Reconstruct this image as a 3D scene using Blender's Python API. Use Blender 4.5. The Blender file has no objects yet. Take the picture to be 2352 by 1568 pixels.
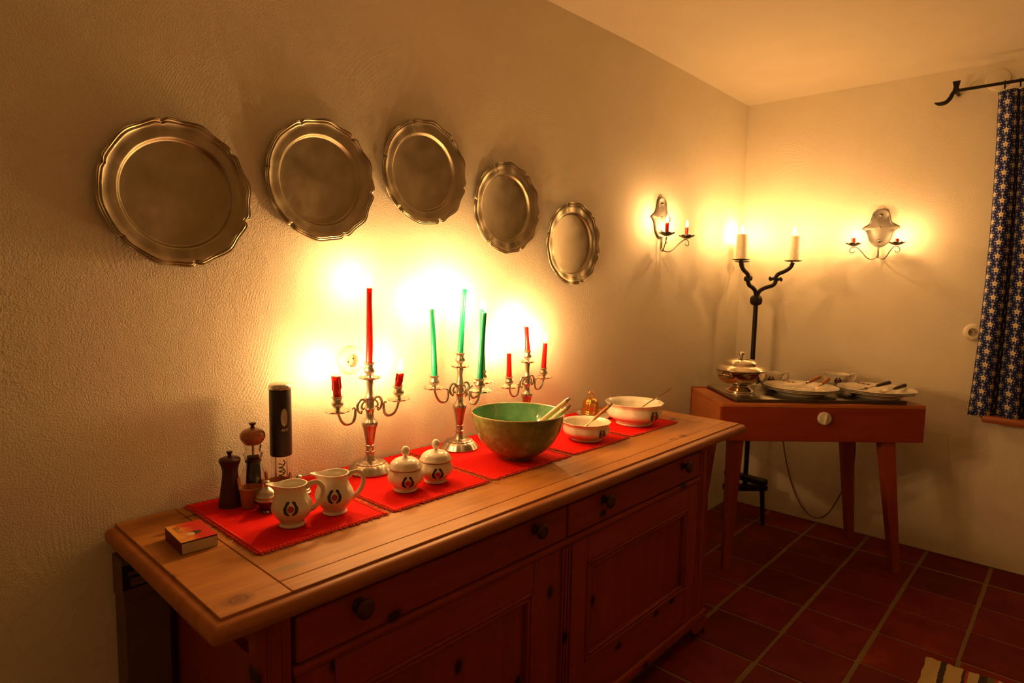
import bpy, bmesh, math, random
from mathutils import Vector, Matrix
random.seed(7)
PI = math.pi
R = math.radians
sc = bpy.context.scene
COL = sc.collection

# ------------------------------------------------------------------ camera
CAM = Vector((-3.9103, -1.6284, 1.4))
yaw, pitch, roll = R(42.54), R(5.544), R(1.115)
fw = Vector((math.cos(yaw) * math.cos(pitch), math.sin(yaw) * math.cos(pitch), -math.sin(pitch)))
rt0 = Vector((math.sin(yaw), -math.cos(yaw), 0))
up0 = rt0.cross(fw)
rt = rt0 * math.cos(roll) + up0 * math.sin(roll)
up = up0 * math.cos(roll) - rt0 * math.sin(roll)
cam = bpy.data.cameras.new('camera')
cam.sensor_width = 36
cam.lens = 1431.75 / 2352 * 36
cam.clip_start = 0.02
cam.dof.use_dof = True
cam.dof.focus_distance = 1.9
cam.dof.aperture_fstop = 4.5
co = bpy.data.objects.new('camera', cam)
COL.objects.link(co)
m3 = Matrix((rt, up, -fw)).transposed()
co.matrix_world = Matrix.Translation(CAM) @ m3.to_4x4()
sc.camera = co

# ------------------------------------------------------------------ world and exposure
w = bpy.data.worlds.new('world')
sc.world = w
w.use_nodes = True
w.node_tree.nodes['Background'].inputs[0].default_value = (0.02, 0.012, 0.006, 1)
w.node_tree.nodes['Background'].inputs[1].default_value = 0.02
vs = sc.view_settings
vs.view_transform = 'Standard'
vs.look = 'None'
vs.gamma = 1
vs.use_curve_mapping = False
vs.exposure = 0.25
sc.cycles.use_denoising = True
sc.cycles.sample_clamp_indirect = 6
sc.cycles.max_bounces = 7
sc.cycles.diffuse_bounces = 3
sc.cycles.glossy_bounces = 3
sc.cycles.adaptive_threshold = 0.1
sc.cycles.caustics_reflective = False
sc.cycles.caustics_refractive = False
FLAME = 900.0                      # radiance of a candle flame
FLAME_COL = (1.0, 0.52, 0.18)


# ------------------------------------------------------------------ node helpers
class NT:
    def __init__(s, name):
        s.m = bpy.data.materials.new(name)
        s.m.use_nodes = True
        s.t = s.m.node_tree
        s.b = s.t.nodes['Principled BSDF']
        s.tc = None

    def n(s, typ, **kw):
        nd = s.t.nodes.new(typ)
        for k, v in kw.items():
            setattr(nd, k, v)
        return nd

    def l(s, a, b):
        s.t.links.new(a, b)

    def coord(s, kind='Object', scale=(1, 1, 1), rot=(0, 0, 0), loc=(0, 0, 0)):
        tc = s.n('ShaderNodeTexCoord')
        mp = s.n('ShaderNodeMapping')
        mp.inputs['Scale'].default_value = scale
        mp.inputs['Rotation'].default_value = rot
        mp.inputs['Location'].default_value = loc
        s.l(tc.outputs[kind], mp.inputs[0])
        return mp.outputs[0]

    def noise(s, vec, scale, detail=4, rough=.55, dist=0):
        nd = s.n('ShaderNodeTexNoise')
        nd.inputs['Scale'].default_value = scale
        nd.inputs['Detail'].default_value = detail
        nd.inputs['Roughness'].default_value = rough
        nd.inputs['Distortion'].default_value = dist
        s.l(vec, nd.inputs['Vector'])
        return nd.outputs['Fac']

    def ramp(s, fac, stops):
        nd = s.n('ShaderNodeValToRGB')
        cr = nd.color_ramp
        while len(cr.elements) < len(stops):
            cr.elements.new(.5)
        for e, (p, c) in zip(cr.elements, stops):
            e.position = p
            e.color = (*c, 1) if len(c) == 3 else c
        s.l(fac, nd.inputs[0])
        return nd.outputs[0]

    def math(s, op, a, b=None, c=None):
        nd = s.n('ShaderNodeMath', operation=op)
        for i, v in enumerate((a, b, c)):
            if v is None:
                continue
            if isinstance(v, (int, float)):
                nd.inputs[i].default_value = v
            else:
                s.l(v, nd.inputs[i])
        return nd.outputs[0]

    def mix(s, fac, a, b, mode='MIX'):
        nd = s.n('ShaderNodeMix', data_type='RGBA', blend_type=mode)
        for i, v in ((0, fac), (6, a), (7, b)):
            if isinstance(v, (int, float)):
                nd.inputs[i].default_value = v
            elif isinstance(v, tuple):
                nd.inputs[i].default_value = (*v, 1)
            else:
                s.l(v, nd.inputs[i])
        return nd.outputs[2]

    def bump(s, h, strength=.3, dist=.01, prev=None):
        nd = s.n('ShaderNodeBump')
        nd.inputs['Strength'].default_value = strength
        nd.inputs['Distance'].default_value = dist
        s.l(h, nd.inputs['Height'])
        if prev is not None:
            s.l(prev, nd.inputs['Normal'])
        return nd.outputs[0]

    def setp(s, **kw):
        names = dict(col='Base Color', rough='Roughness', metal='Metallic', normal='Normal', trans='Transmission Weight',
                     ior='IOR', sss='Subsurface Weight', coat='Coat Weight', spec='Specular IOR Level', alpha='Alpha')
        for k, v in kw.items():
            i = s.b.inputs[names[k]]
            if isinstance(v, (int, float)):
                i.default_value = v
            elif isinstance(v, tuple):
                i.default_value = (*v, 1)
            else:
                s.l(v, i)
        return s.m


def plain(name, col, rough=.5, metal=0, **kw):
    t = NT(name)
    v = t.coord('Object')
    n = t.noise(v, 40, 3)
    c = t.ramp(n, [(0.25, tuple(x * .86 for x in col)), (0.75, tuple(min(1, x * 1.1) for x in col))])
    return t.setp(col=c, rough=rough, metal=metal, **kw)


def plaster(name, base, bumpy=1.0):
    t = NT(name)
    v = t.coord('Object')
    big = t.noise(v, 1.6, 5, .6)
    col = t.ramp(big, [(.3, tuple(x * .93 for x in base)), (.7, tuple(min(1, x * 1.04) for x in base))])
    fine = t.noise(v, 270, 2, .6)
    # curved trowel strokes: warped ring waves, fine and shallow, only in patches
    vv = t.n('ShaderNodeTexNoise')
    vv.inputs['Scale'].default_value = 1.3
    vv.inputs['Detail'].default_value = 1
    t.l(v, vv.inputs['Vector'])
    mp = t.n('ShaderNodeVectorMath', operation='SCALE')
    t.l(vv.outputs['Color'], mp.inputs[0])
    mp.inputs['Scale'].default_value = 1.1
    ad = t.n('ShaderNodeVectorMath', operation='ADD')
    t.l(v, ad.inputs[0])
    t.l(mp.outputs[0], ad.inputs[1])
    wv = t.n('ShaderNodeTexWave', wave_type='RINGS', rings_direction='SPHERICAL')
    wv.inputs['Scale'].default_value = 34
    wv.inputs['Distortion'].default_value = 2.5
    wv.inputs['Detail'].default_value = 2
    wv.inputs['Detail Scale'].default_value = 3
    t.l(ad.outputs[0], wv.inputs['Vector'])
    msk = t.ramp(t.noise(v, 2.3, 2), [(.50, (0, 0, 0)), (.68, (1, 1, 1))])
    hh = t.math('MULTIPLY', wv.outputs['Fac'], msk)
    tot = t.math('ADD', t.math('MULTIPLY', fine, 1.0), t.math('MULTIPLY', hh, .28))
    tot = t.math('ADD', tot, t.math('MULTIPLY', t.noise(v, 26, 2), .7))
    n4 = t.bump(tot, .50 * bumpy, .0036)
    return t.setp(col=col, rough=.85, spec=.2, normal=n4)


def wood(name, light, dark, axis='X', scale=1.0, rough=.45, knots=0.0, knotcol=(.05, .012, .004), contrast=1.0, coat=0.0, seed=0.0, big=(), kplane='xz'):
    t = NT(name)
    s = {'X': (1.2, 14, 14), 'Y': (14, 1.2, 14), 'Z': (14, 14, 1.2)}[axis]
    oi = t.n('ShaderNodeObjectInfo')
    base = t.coord('Object', tuple(k * scale for k in s), loc=(seed, seed * 1.7, 0))
    off = t.n('ShaderNodeVectorMath', operation='ADD')
    mu = t.math('MULTIPLY', oi.outputs['Random'], 37.0)
    t.l(base, off.inputs[0])
    t.l(mu, off.inputs[1])
    v = off.outputs[0]
    g = t.noise(v, 1.4, 6, .62, 1.2)
    g2 = t.noise(v, 7, 4, .6, .4)
    gg = t.math('ADD', t.math('MULTIPLY', g, .75), t.math('MULTIPLY', g2, .25))
    col = t.ramp(gg, [(.5 - .22 / contrast, dark), (.5 + .16 / contrast, light)])
    if knots > 0:
        tcn = t.n('ShaderNodeTexCoord')
        sx = t.n('ShaderNodeSeparateXYZ')
        t.l(tcn.outputs['Object'], sx.inputs[0])
        cb_ = t.n('ShaderNodeCombineXYZ')
        ku, kv_ = (.75, 1.15) if axis == 'X' else (1.15, .75)
        t.l(t.math('MULTIPLY_ADD', sx.outputs[0], ku, seed * 2.3 + .37), cb_.inputs[0])
        t.l(t.math('MULTIPLY_ADD', sx.outputs[1 if kplane == 'xy' else 2], kv_, .21), cb_.inputs[1])
        kv = cb_.outputs[0]
        vo = t.n('ShaderNodeTexVoronoi', feature='F1', voronoi_dimensions='2D')
        vo.inputs['Scale'].default_value = 5.2
        vo.inputs['Randomness'].default_value = 1
        t.l(kv, vo.inputs['Vector'])
        km = t.ramp(vo.outputs['Distance'], [(.05, (1, 1, 1)), (.10, (0, 0, 0))])
        sep = t.n('ShaderNodeSeparateColor')
        t.l(vo.outputs['Color'], sep.inputs[0])
        pick = t.math('GREATER_THAN', sep.outputs[0], 1 - knots)
        kk = t.math('MULTIPLY', km, pick)
        halo = t.ramp(vo.outputs['Distance'], [(.08, (1, 1, 1)), (.22, (0, 0, 0))])
        hk = t.math('MULTIPLY', t.math('MULTIPLY', halo, pick), .35)
        col = t.mix(hk, col, dark)
        col = t.mix(kk, col, knotcol)
    for (kx, ky, ka, kb, kc) in big:
        sp = t.n('ShaderNodeSeparateXYZ')
        tcn = t.n('ShaderNodeTexCoord')
        t.l(tcn.outputs['Object'], sp.inputs[0])
        wob = t.math('MULTIPLY', t.math('SUBTRACT', t.noise(tcn.outputs['Object'], 30, 2), .5), .5)
        ex = t.math('DIVIDE', t.math('SUBTRACT', sp.outputs[0], kx), ka)
        ey = t.math('DIVIDE', t.math('SUBTRACT', sp.outputs[1], ky), kb)
        dd = t.math('ADD', t.math('SQRT', t.math('ADD', t.math('MULTIPLY', ex, ex), t.math('MULTIPLY', ey, ey))), wob)
        rings = t.math('MULTIPLY_ADD', t.math('SINE', t.math('MULTIPLY', dd, 17.0)), .18, .72)
        fall = t.ramp(dd, [(.55, (1, 1, 1)), (1.25, (0, 0, 0))])
        col = t.mix(t.math('MULTIPLY', fall, rings), col, kc)
    n = t.bump(gg, .12, .004)
    return t.setp(col=col, rough=rough, normal=n, coat=coat, spec=.3)


M = {}
M['plaster'] = plaster('lime_plaster', (.87, .79, .63))
M['ceiling'] = plaster('ceiling_plaster', (.80, .72, .58), .35)
M['pine_top'] = wood('pine_top', (.50, .215, .044), (.33, .112, .020), 'X', 1.0, .50, .28, (.15, .045, .015), 1.2, kplane='xy',
                     big=[(-.947, -.245, .034, .026, (.16, .045, .012)), (-.825, -.19, .042, .016, (.24, .14, .05)),
                          (-.84, .225, .05, .012, (.13, .035, .012)), (-.935, .155, .03, .012, (.15, .04, .014)),
                          (-.395, -.10, .02, .009, (.22, .13, .05)), (.09, -.235, .022, .010, (.14, .04, .014)), (.70, -.22, .03, .010, (.16, .05, .016))])
M['pine_edge'] = wood('pine_edge', (.46, .17, .036), (.27, .075, .016), 'X', 1.0, .42, .3)
M['pine_front'] = wood('pine_front', (.33, .050, .013), (.21, .024, .008), 'X', .9, .48, .7, (.022, .004, .002))  # older pine; the dim red light on the front is mixed into its colour
M['pine_front_v'] = wood('pine_front_upright', (.33, .050, .013), (.21, .024, .008), 'Z', .9, .48, .7, (.022, .004, .002), seed=3.1)  # upright grain, with the same dim red light in its colour
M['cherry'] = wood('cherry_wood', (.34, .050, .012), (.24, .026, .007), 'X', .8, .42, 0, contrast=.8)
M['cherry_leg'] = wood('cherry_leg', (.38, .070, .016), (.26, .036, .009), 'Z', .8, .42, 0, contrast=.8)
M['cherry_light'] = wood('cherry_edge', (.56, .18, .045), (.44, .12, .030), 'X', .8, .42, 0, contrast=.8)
M['dark_wood'] = wood('dark_stained_wood', (.075, .02, .012), (.03, .008, .006), 'Z', 1.5, .35, 0)
M['olive_wood'] = wood('turned_wood', (.42, .15, .04), (.25, .07, .02), 'X', 3, .3, 0, coat=.4)
M['cup_wood'] = wood('cup_wood', (.46, .19, .075), (.30, .10, .04), 'Z', 3, .5, 0)
M['knife_wood'] = wood('knife_wood', (.55, .22, .06), (.30, .09, .025), 'X', 6, .4, 0)
M['black_wood'] = wood('blackened_timber', (.02, .012, .008), (.008, .005, .004), 'X', 2, .5, 0)


def terracotta():
    t = NT('terracotta_tile')
    oi = t.n('ShaderNodeObjectInfo')
    v = t.coord('Object')
    a = t.n('ShaderNodeVectorMath', operation='ADD')
    t.l(v, a.inputs[0])
    t.l(t.math('MULTIPLY', oi.outputs['Random'], 50), a.inputs[1])
    n = t.noise(a.outputs[0], 7, 5, .6)
    c = t.ramp(n, [(.3, (.13, .010, .005)), (.6, (.19, .018, .008)), (.82, (.27, .042, .016))])
    hs = t.n('ShaderNodeHueSaturation')
    t.l(c, hs.inputs['Color'])
    t.l(t.math('MULTIPLY_ADD', oi.outputs['Random'], .5, .75), hs.inputs['Value'])
    b = t.bump(t.noise(a.outputs[0], 26, 4), .2, .006)
    return t.setp(col=hs.outputs[0], rough=.6, spec=.15, normal=b)


M['tile'] = terracotta()
M['grout'] = plain('grout', (.24, .15, .065), .95)


def pewter(name, col, rough, bump=.05):
    t = NT(name)
    v = t.coord('Object')
    n = t.noise(v, 9, 5, .6)
    c = t.ramp(n, [(.3, tuple(x * .72 for x in col)), (.7, col)])
    r = t.ramp(t.noise(v, 16, 4), [(.3, (rough * .8,) * 3), (.7, (rough * 1.25,) * 3)])
    b = t.bump(t.noise(v, 60, 3), bump, .003)
    return t.setp(col=c, rough=r, metal=1, normal=b)


M['plate_pewter'] = pewter('old_pewter', (.46, .40, .28), .40)
M['pewter'] = pewter('pewter', (.56, .50, .42), .32)
M['sconce_metal'] = pewter('brushed_tin', (.22, .20, .17), .46)
M['silver'] = pewter('polished_silver', (.80, .72, .58), .12, .01)
M['steel'] = pewter('warming_steel', (.42, .40, .36), .3, .02)
M['brass'] = pewter('brass', (.85, .50, .12), .25, .0)
M['iron'] = plain('black_iron', (.018, .013, .010), .45, .6)
M['dark_metal'] = plain('dark_cutlery_handle', (.05, .03, .02), .4)
M['cream'] = plain('cream_porcelain', (.80, .73, .60), .12, 0, coat=.6)
M['ivory'] = plain('ivory_plastic', (.82, .76, .60), .35)
M['socket_dark'] = plain('socket_recess', (.45, .38, .26), .4)
M['hole'] = plain('socket_hole', (.012, .01, .008), .6)
M['black_print'] = plain('black_print', (.02, .016, .02), .35)
M['red_print'] = plain('red_print', (.38, .012, .012), .35)
M['band'] = plain('brown_glaze_line', (.16, .09, .06), .3)
M['black_rubber'] = plain('black_rubber', (.012, .011, .012), .38)
M['chrome'] = pewter('satin_chrome', (.75, .72, .68), .25, .0)
M['white_card'] = plain('bare_card', (.62, .54, .38), .8)
M['carton'] = plain('brown_carton', (.16, .09, .05), .9)
M['carton_ink'] = plain('carton_ink', (.012, .009, .008), .9)
M['peppercorns'] = plain('peppercorns', (.025, .014, .010), .6)
M['bone'] = plain('bone_handle', (.70, .50, .27), .35)
M['white_wax'] = plain('ivory_wax', (.90, .82, .64), .5, 0, sss=.6)
M['red_wax'] = plain('red_wax', (.88, .014, .012), .35, 0, sss=.45)
M['green_wax'] = plain('green_wax', (.012, .44, .27), .35, 0, sss=.35)
M['wick'] = plain('wick', (.02, .015, .01), .9)
M['cable'] = plain('brown_cable', (.20, .07, .03), .5)
M['sill'] = wood('sill_wood', (.36, .10, .03), (.24, .06, .02), 'Y', 1, .4, 0)
M['night_glass'] = plain('night_window_glass', (.01, .01, .012), .06)
M['window_white'] = plain('window_frame_paint', (.62, .56, .46), .45)
for k in ('red_wax', 'green_wax', 'white_wax'):
    M[k].node_tree.nodes['Principled BSDF'].inputs['Subsurface Radius'].default_value = (.02, .012, .008) if k != 'green_wax' else (.006, .02, .012)
    M[k].node_tree.nodes['Principled BSDF'].inputs['Subsurface Scale'].default_value = .5


def flame_mat():
    t = NT('candle_flame')
    t.t.nodes.remove(t.b)
    e = t.n('ShaderNodeEmission')
    e.inputs[0].default_value = (*FLAME_COL, 1)
    e.inputs[1].default_value = FLAME
    t.l(e.outputs[0], t.t.nodes['Material Output'].inputs[0])
    return t.m


M['flame'] = flame_mat()


def glass(name, col=(1, 1, 1), rough=.02):
    t = NT(name)
    return t.setp(col=col, rough=rough, trans=1.0, ior=1.45)


M['glass'] = glass('clear_glass', (.95, .93, .9))


def cloth(name, a, b, scale=420):
    t = NT(name)
    v = t.coord('Object')
    wv = t.n('ShaderNodeTexWave', wave_type='BANDS', bands_direction='X')
    wv.inputs['Scale'].default_value = scale
    t.l(v, wv.inputs['Vector'])
    wv2 = t.n('ShaderNodeTexWave', wave_type='BANDS', bands_direction='Y')
    wv2.inputs['Scale'].default_value = scale
    t.l(v, wv2.inputs['Vector'])
    n = t.noise(v, 9, 4)
    c = t.ramp(n, [(.3, a), (.7, b)])
    h = t.math('MULTIPLY', wv.outputs['Fac'], wv2.outputs['Fac'])
    bm_ = t.bump(h, .25, .001)
    return t.setp(col=c, rough=.9, spec=.1, normal=bm_)


M['red_cloth'] = cloth('red_mat_cloth', (.70, .008, .006), (.84, .014, .009))
M['red_fringe'] = plain('red_fringe', (.85, .075, .025), .9)


def green_glaze(name, c1, c2, c3):
    t = NT(name)
    v = t.coord('Object')
    n = t.noise(v, 16, 6, .65)
    n2 = t.noise(v, 85, 3)
    c = t.ramp(t.math('ADD', t.math('MULTIPLY', n, .7), t.math('MULTIPLY', n2, .3)), [(.32, c1), (.52, c2), (.68, c3)])
    return t.setp(col=c, rough=.14, coat=.5)


M['green_out'] = green_glaze('olive_green_glaze', (.11, .125, .030), (.16, .21, .065), (.31, .38, .16))
M['green_in'] = green_glaze('sea_green_glaze', (.10, .28, .12), (.15, .37, .17), (.25, .46, .23))
M['green_rim'] = plain('ochre_rim', (.48, .36, .14), .25)


def curtain_mat():
    t = NT('blue_floral_cotton')
    uv = t.n('ShaderNodeTexCoord').outputs['UV']
    sp = t.n('ShaderNodeSeparateXYZ')
    t.l(uv, sp.inputs[0])
    U = t.math('DIVIDE', sp.outputs[0], .046)
    V = t.math('DIVIDE', sp.outputs[1], .066)
    colid = t.math('FLOOR', U)
    sh = t.math('MULTIPLY', t.math('MODULO', colid, 2.0), .5)
    V2 = t.math('ADD', V, sh)
    fu = t.math('SUBTRACT', t.math('FRACT', U), .5)
    fv = t.math('SUBTRACT', t.math('FRACT', V2), .5)
    du = t.math('MULTIPLY', fu, .046)
    dv = t.math('MULTIPLY', fv, .066)
    rr = t.math('SQRT', t.math('ADD', t.math('MULTIPLY', du, du), t.math('MULTIPLY', dv, dv)))
    an = t.math('ARCTAN2', du, dv)
    pet = t.math('MULTIPLY_ADD', t.math('COSINE', t.math('MULTIPLY', an, 5.0)), .0026, .0118)
    flower = t.math('LESS_THAN', rr, pet)
    core = t.math('LESS_THAN', rr, .0035)
    fv2 = t.math('SUBTRACT', t.math('FRACT', t.math('ADD', V2, .5)), .5)
    dv2 = t.math('MULTIPLY', fv2, .066)
    r2 = t.math('SQRT', t.math('ADD', t.math('MULTIPLY', du, du), t.math('MULTIPLY', dv2, dv2)))
    an2 = t.math('ARCTAN2', du, dv2)
    bud = t.math('LESS_THAN', r2, t.math('MULTIPLY_ADD', t.math('COSINE', t.math('MULTIPLY', an2, 4.0)), .0022, .0065))
    r3 = t.math('ABSOLUTE', t.math('SUBTRACT', rr, .0195))
    vine = t.math('LESS_THAN', r3, t.math('MULTIPLY_ADD', t.math('COSINE', t.math('MULTIPLY', an, 9.0)), .0028, .0006))
    leaf = t.math('MAXIMUM', bud, vine)
    nz = t.noise(uv, 900, 2)
    navy = t.ramp(nz, [(.3, (.008, .012, .055)), (.7, (.025, .035, .13))])
    c = t.mix(leaf, navy, (.34, .32, .40))
    c = t.mix(flower, c, (.62, .54, .42))
    c = t.mix(core, c, (.40, .26, .05))
    return t.setp(col=c, rough=.95, spec=.05)


M['curtain'] = curtain_mat()


def rug_mat():
    t = NT('striped_rag_weave')
    v = t.coord('Object')
    sp = t.n('ShaderNodeSeparateXYZ')
    wob = t.noise(v, 30, 2)
    t.l(v, sp.inputs[0])
    x = t.math('ADD', sp.outputs[1], t.math('MULTIPLY', wob, .01))
    x = t.math('FRACT', t.math('MULTIPLY', x, -1 / .30))
    cream, dk, rd, gn = (.62, .46, .20), (.05, .03, .025), (.42, .05, .02), (.14, .12, .05)
    nd = t.n('ShaderNodeValToRGB')
    nd.color_ramp.interpolation = 'CONSTANT'
    st = [(0, cream), (.14, dk), (.20, cream), (.36, dk), (.39, rd), (.42, cream), (.52, dk), (.60, gn), (.67, rd), (.70, cream), (.82, dk), (.88, cream)]
    cr = nd.color_ramp
    while len(cr.elements) < len(st):
        cr.elements.new(.5)
    for e, (p, c) in zip(cr.elements, st):
        e.position = p
        e.color = (*c, 1)
    t.l(x, nd.inputs[0])
    wv = t.n('ShaderNodeTexWave', wave_type='BANDS', bands_direction='X')
    wv.inputs['Scale'].default_value = 60
    t.l(v, wv.inputs['Vector'])
    return t.setp(col=nd.outputs[0], rough=.95, normal=t.bump(wv.outputs['Fac'], .5, .004))


M['rug'] = rug_mat()


def match_mat():
    t = NT('matchbox_print')
    v = t.coord('Object')
    sp = t.n('ShaderNodeSeparateXYZ')
    t.l(v, sp.inputs[0])
    n = t.noise(v, 40, 2)
    d = t.math('ADD', t.math('MULTIPLY', sp.outputs[0], 16), t.math('MULTIPLY', n, .9))
    c = t.ramp(d, [(.0, (.72, .34, .06)), (.30, (.62, .16, .03)), (.55, (.56, .012, .010))])
    return t.setp(col=c, rough=.35)


M['match'] = match_mat()
M['match_side'] = plain('matchbox_side', (.14, .012, .012), .6)


def trivet_mat():
    t = NT('flowered_tile_print')
    v = t.coord('Object')
    vo = t.n('ShaderNodeTexVoronoi')
    vo.inputs['Scale'].default_value = 26
    t.l(v, vo.inputs['Vector'])
    sp = t.n('ShaderNodeSeparateColor')
    t.l(vo.outputs['Color'], sp.inputs[0])
    fl = t.math('MULTIPLY', t.math('LESS_THAN', vo.outputs['Distance'], .45), t.math('GREATER_THAN', sp.outputs[0], .45))
    c = t.mix(fl, (.62, .52, .36), (.58, .13, .03))
    lf = t.math('MULTIPLY', t.math('LESS_THAN', vo.outputs['Distance'], .4), t.math('LESS_THAN', sp.outputs[0], .2))
    c = t.mix(lf, c, (.12, .16, .05))
    return t.setp(col=c, rough=.3)


M['trivet'] = trivet_mat()


# ------------------------------------------------------------------ mesh helpers
class MB:
    def __init__(s):
        s.v = []
        s.f = []

    def add(s, vs, fs):
        o = len(s.v)
        s.v += [Vector(p) for p in vs]
        s.f += [tuple(i + o for i in f) for f in fs]
        return s

    def lathe(s, prof, seg=32, fn=None, mat=None):
        vs, fs, rings = [], [], []
        for i, (r, z) in enumerate(prof):
            if r < 1e-6 and fn is None:
                rings.append([len(vs)])
                vs.append(Vector((0, 0, z)))
            else:
                ring = []
                for k in range(seg):
                    th = 2 * PI * k / seg
                    rr, zz = (r, z) if fn is None else fn(th, r, z, i)
                    ring.append(len(vs))
                    vs.append(Vector((rr * math.cos(th), rr * math.sin(th), zz)))
                rings.append(ring)
        for a, b in zip(rings, rings[1:]):
            if len(a) == 1 and len(b) == 1:
                continue
            for k in range(seg):
                k2 = (k + 1) % seg
                if len(a) == 1:
                    fs.append((a[0], b[k2], b[k]))
                elif len(b) == 1:
                    fs.append((a[k], a[k2], b[0]))
                else:
                    fs.append((a[k], a[k2], b[k2], b[k]))
        if mat is not None:
            vs = [mat @ p for p in vs]
        return s.add(vs, fs)

    def tube(s, pts, rad, seg=10, cap=True, flat=1.0):
        pts = [Vector(p) for p in pts]
        n = len(pts)
        if not isinstance(rad, (list, tuple)):
            rad = [rad] * n
        tang = []
        for i in range(n):
            d = pts[min(i + 1, n - 1)] - pts[max(i - 1, 0)]
            tang.append(d.normalized())
        ref = Vector((0, 0, 1)) if abs(tang[0].z) < .9 else Vector((1, 0, 0))
        u = tang[0].cross(ref).normalized()
        vs, fs = [], []
        for i in range(n):
            u = (u - tang[i] * u.dot(tang[i])).normalized()
            w2 = tang[i].cross(u)
            for k in range(seg):
                a = 2 * PI * k / seg
                vs.append(pts[i] + u * (math.cos(a) * rad[i] * flat) + w2 * (math.sin(a) * rad[i]))
        for i in range(n - 1):
            for k in range(seg):
                k2 = (k + 1) % seg
                fs.append((i * seg + k, i * seg + k2, (i + 1) * seg + k2, (i + 1) * seg + k))
        if cap:
            fs.append(tuple(range(seg - 1, -1, -1)))
            fs.append(tuple((n - 1) * seg + k for k in range(seg)))
        return s.add(vs, fs)

    def box(s, x0, x1, y0, y1, z0, z1, bev=0.0, seg=1, mat=None):
        bm = bmesh.new()
        bmesh.ops.create_cube(bm, size=1)
        for p in bm.verts:
            p.co = Vector(((x0 + x1) / 2 + p.co.x * (x1 - x0), (y0 + y1) / 2 + p.co.y * (y1 - y0), (z0 + z1) / 2 + p.co.z * (z1 - z0)))
        if bev > 0:
            bmesh.ops.bevel(bm, geom=bm.edges[:], offset=bev, segments=seg, affect='EDGES', profile=.5)
        bm.verts.index_update()
        vs = [p.co.copy() for p in bm.verts]
        if mat is not None:
            vs = [mat @ p for p in vs]
        fs = [tuple(p.index for p in f.verts) for f in bm.faces]
        bm.free()
        return s.add(vs, fs)

    def prism(s, poly, h0, h1, mat=None):
        """polygon in local xy extruded along z"""
        n = len(poly)
        vs = [Vector((x, y, h0)) for x, y in poly] + [Vector((x, y, h1)) for x, y in poly]
        fs = [tuple(range(n - 1, -1, -1)), tuple(range(n, 2 * n))] + [(i, (i + 1) % n, n + (i + 1) % n, n + i) for i in range(n)]
        if mat is not None:
            vs = [mat @ p for p in vs]
        return s.add(vs, fs)

    def hexa(s, bot, top):
        return s.add(list(bot) + list(top), [(3, 2, 1, 0), (4, 5, 6, 7), (0, 1, 5, 4), (1, 2, 6, 5), (2, 3, 7, 6), (3, 0, 4, 7)])

    def mesh(s, name, smooth=True, ang=38, fix=True, tri=False):
        me = bpy.data.meshes.new(name)
        bm = bmesh.new()
        vv = [bm.verts.new(p) for p in s.v]
        for f in s.f:
            if len(set(f)) < 3:
                continue
            try:
                bm.faces.new([vv[i] for i in f])
            except ValueError:
                pass
        if fix:
            bmesh.ops.recalc_face_normals(bm, faces=bm.faces[:])
        if tri:
            bmesh.ops.triangulate(bm, faces=bm.faces[:])
        for f in bm.faces:
            f.smooth = smooth
        if smooth:
            for e in bm.edges:
                if len(e.link_faces) == 2 and e.calc_face_angle(0) > R(ang):
                    e.smooth = False
        bm.to_mesh(me)
        bm.free()
        return me

    def build(s, name, mat, parent=None, org=None, smooth=True, ang=38, fix=True, label=None, kind=None):
        if org is not None:
            s.v = [p - Vector(org) for p in s.v]
        me = s.mesh(name, smooth, ang, fix)
        me.materials.append(M[mat])
        o = bpy.data.objects.new(name, me)
        COL.objects.link(o)
        if parent is not None:
            o.parent = parent
        if label:
            o['label'] = label
        if kind:
            o['kind'] = kind
        return o


def tag(o, label, cat, group=None):
    o['label'] = label
    o['category'] = cat
    if group:
        o['group'] = group
    return o


def thing(name, label, cat, loc=(0, 0, 0), rz=0.0, group=None):
    o = bpy.data.objects.new(name, None)
    o.empty_display_size = .05
    COL.objects.link(o)
    o.location = loc
    o.rotation_euler = (0, 0, rz)
    return tag(o, label, cat, group)


def struct(o):
    o['kind'] = 'structure'
    return o


def face_cam(x, y):
    return math.atan2(CAM.y - y, CAM.x - x)


def smooth_path(pts, n=8):
    """Catmull-Rom through points"""
    P = [Vector(p) for p in pts]
    P = [P[0] * 2 - P[1]] + P + [P[-1] * 2 - P[-2]]
    out = []
    for i in range(1, len(P) - 2):
        a, b, c, d = P[i - 1:i + 3]
        for k in range(n):
            t = k / n
            out.append(.5 * ((2 * b) + (c - a) * t + (2 * a - 5 * b + 4 * c - d) * t * t + (3 * b - a - 3 * c + d) * t ** 3))
    out.append(P[-2])
    return out


def smooth_prof(pts, n=5):
    return [(max(0, p.x), p.y) for p in smooth_path([(a, b, 0) for a, b in pts], n)]


def lerp_prof(prof, z):
    for (r0, z0), (r1, z1) in zip(prof, prof[1:]):
        if (z0 <= z <= z1) or (z1 <= z <= z0):
            t = 0 if abs(z1 - z0) < 1e-9 else (z - z0) / (z1 - z0)
            return r0 + (r1 - r0) * t
    return prof[-1][0]


def text_mesh(s, size):
    cu = bpy.data.curves.new('txt', 'FONT')
    cu.body = s
    cu.size = size
    cu.align_x = 'CENTER'
    cu.align_y = 'CENTER'
    cu.shear = .25
    ob = bpy.data.objects.new('txt', cu)
    COL.objects.link(ob)
    bpy.context.view_layer.update()
    me = bpy.data.meshes.new_from_object(ob.evaluated_get(bpy.context.evaluated_depsgraph_get()))
    vs = [v.co.copy() for v in me.vertices]
    fs = [tuple(p.vertices) for p in me.polygons]
    bpy.data.objects.remove(ob)
    bpy.data.curves.remove(cu)
    bpy.data.meshes.remove(me)
    return vs, fs


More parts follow.
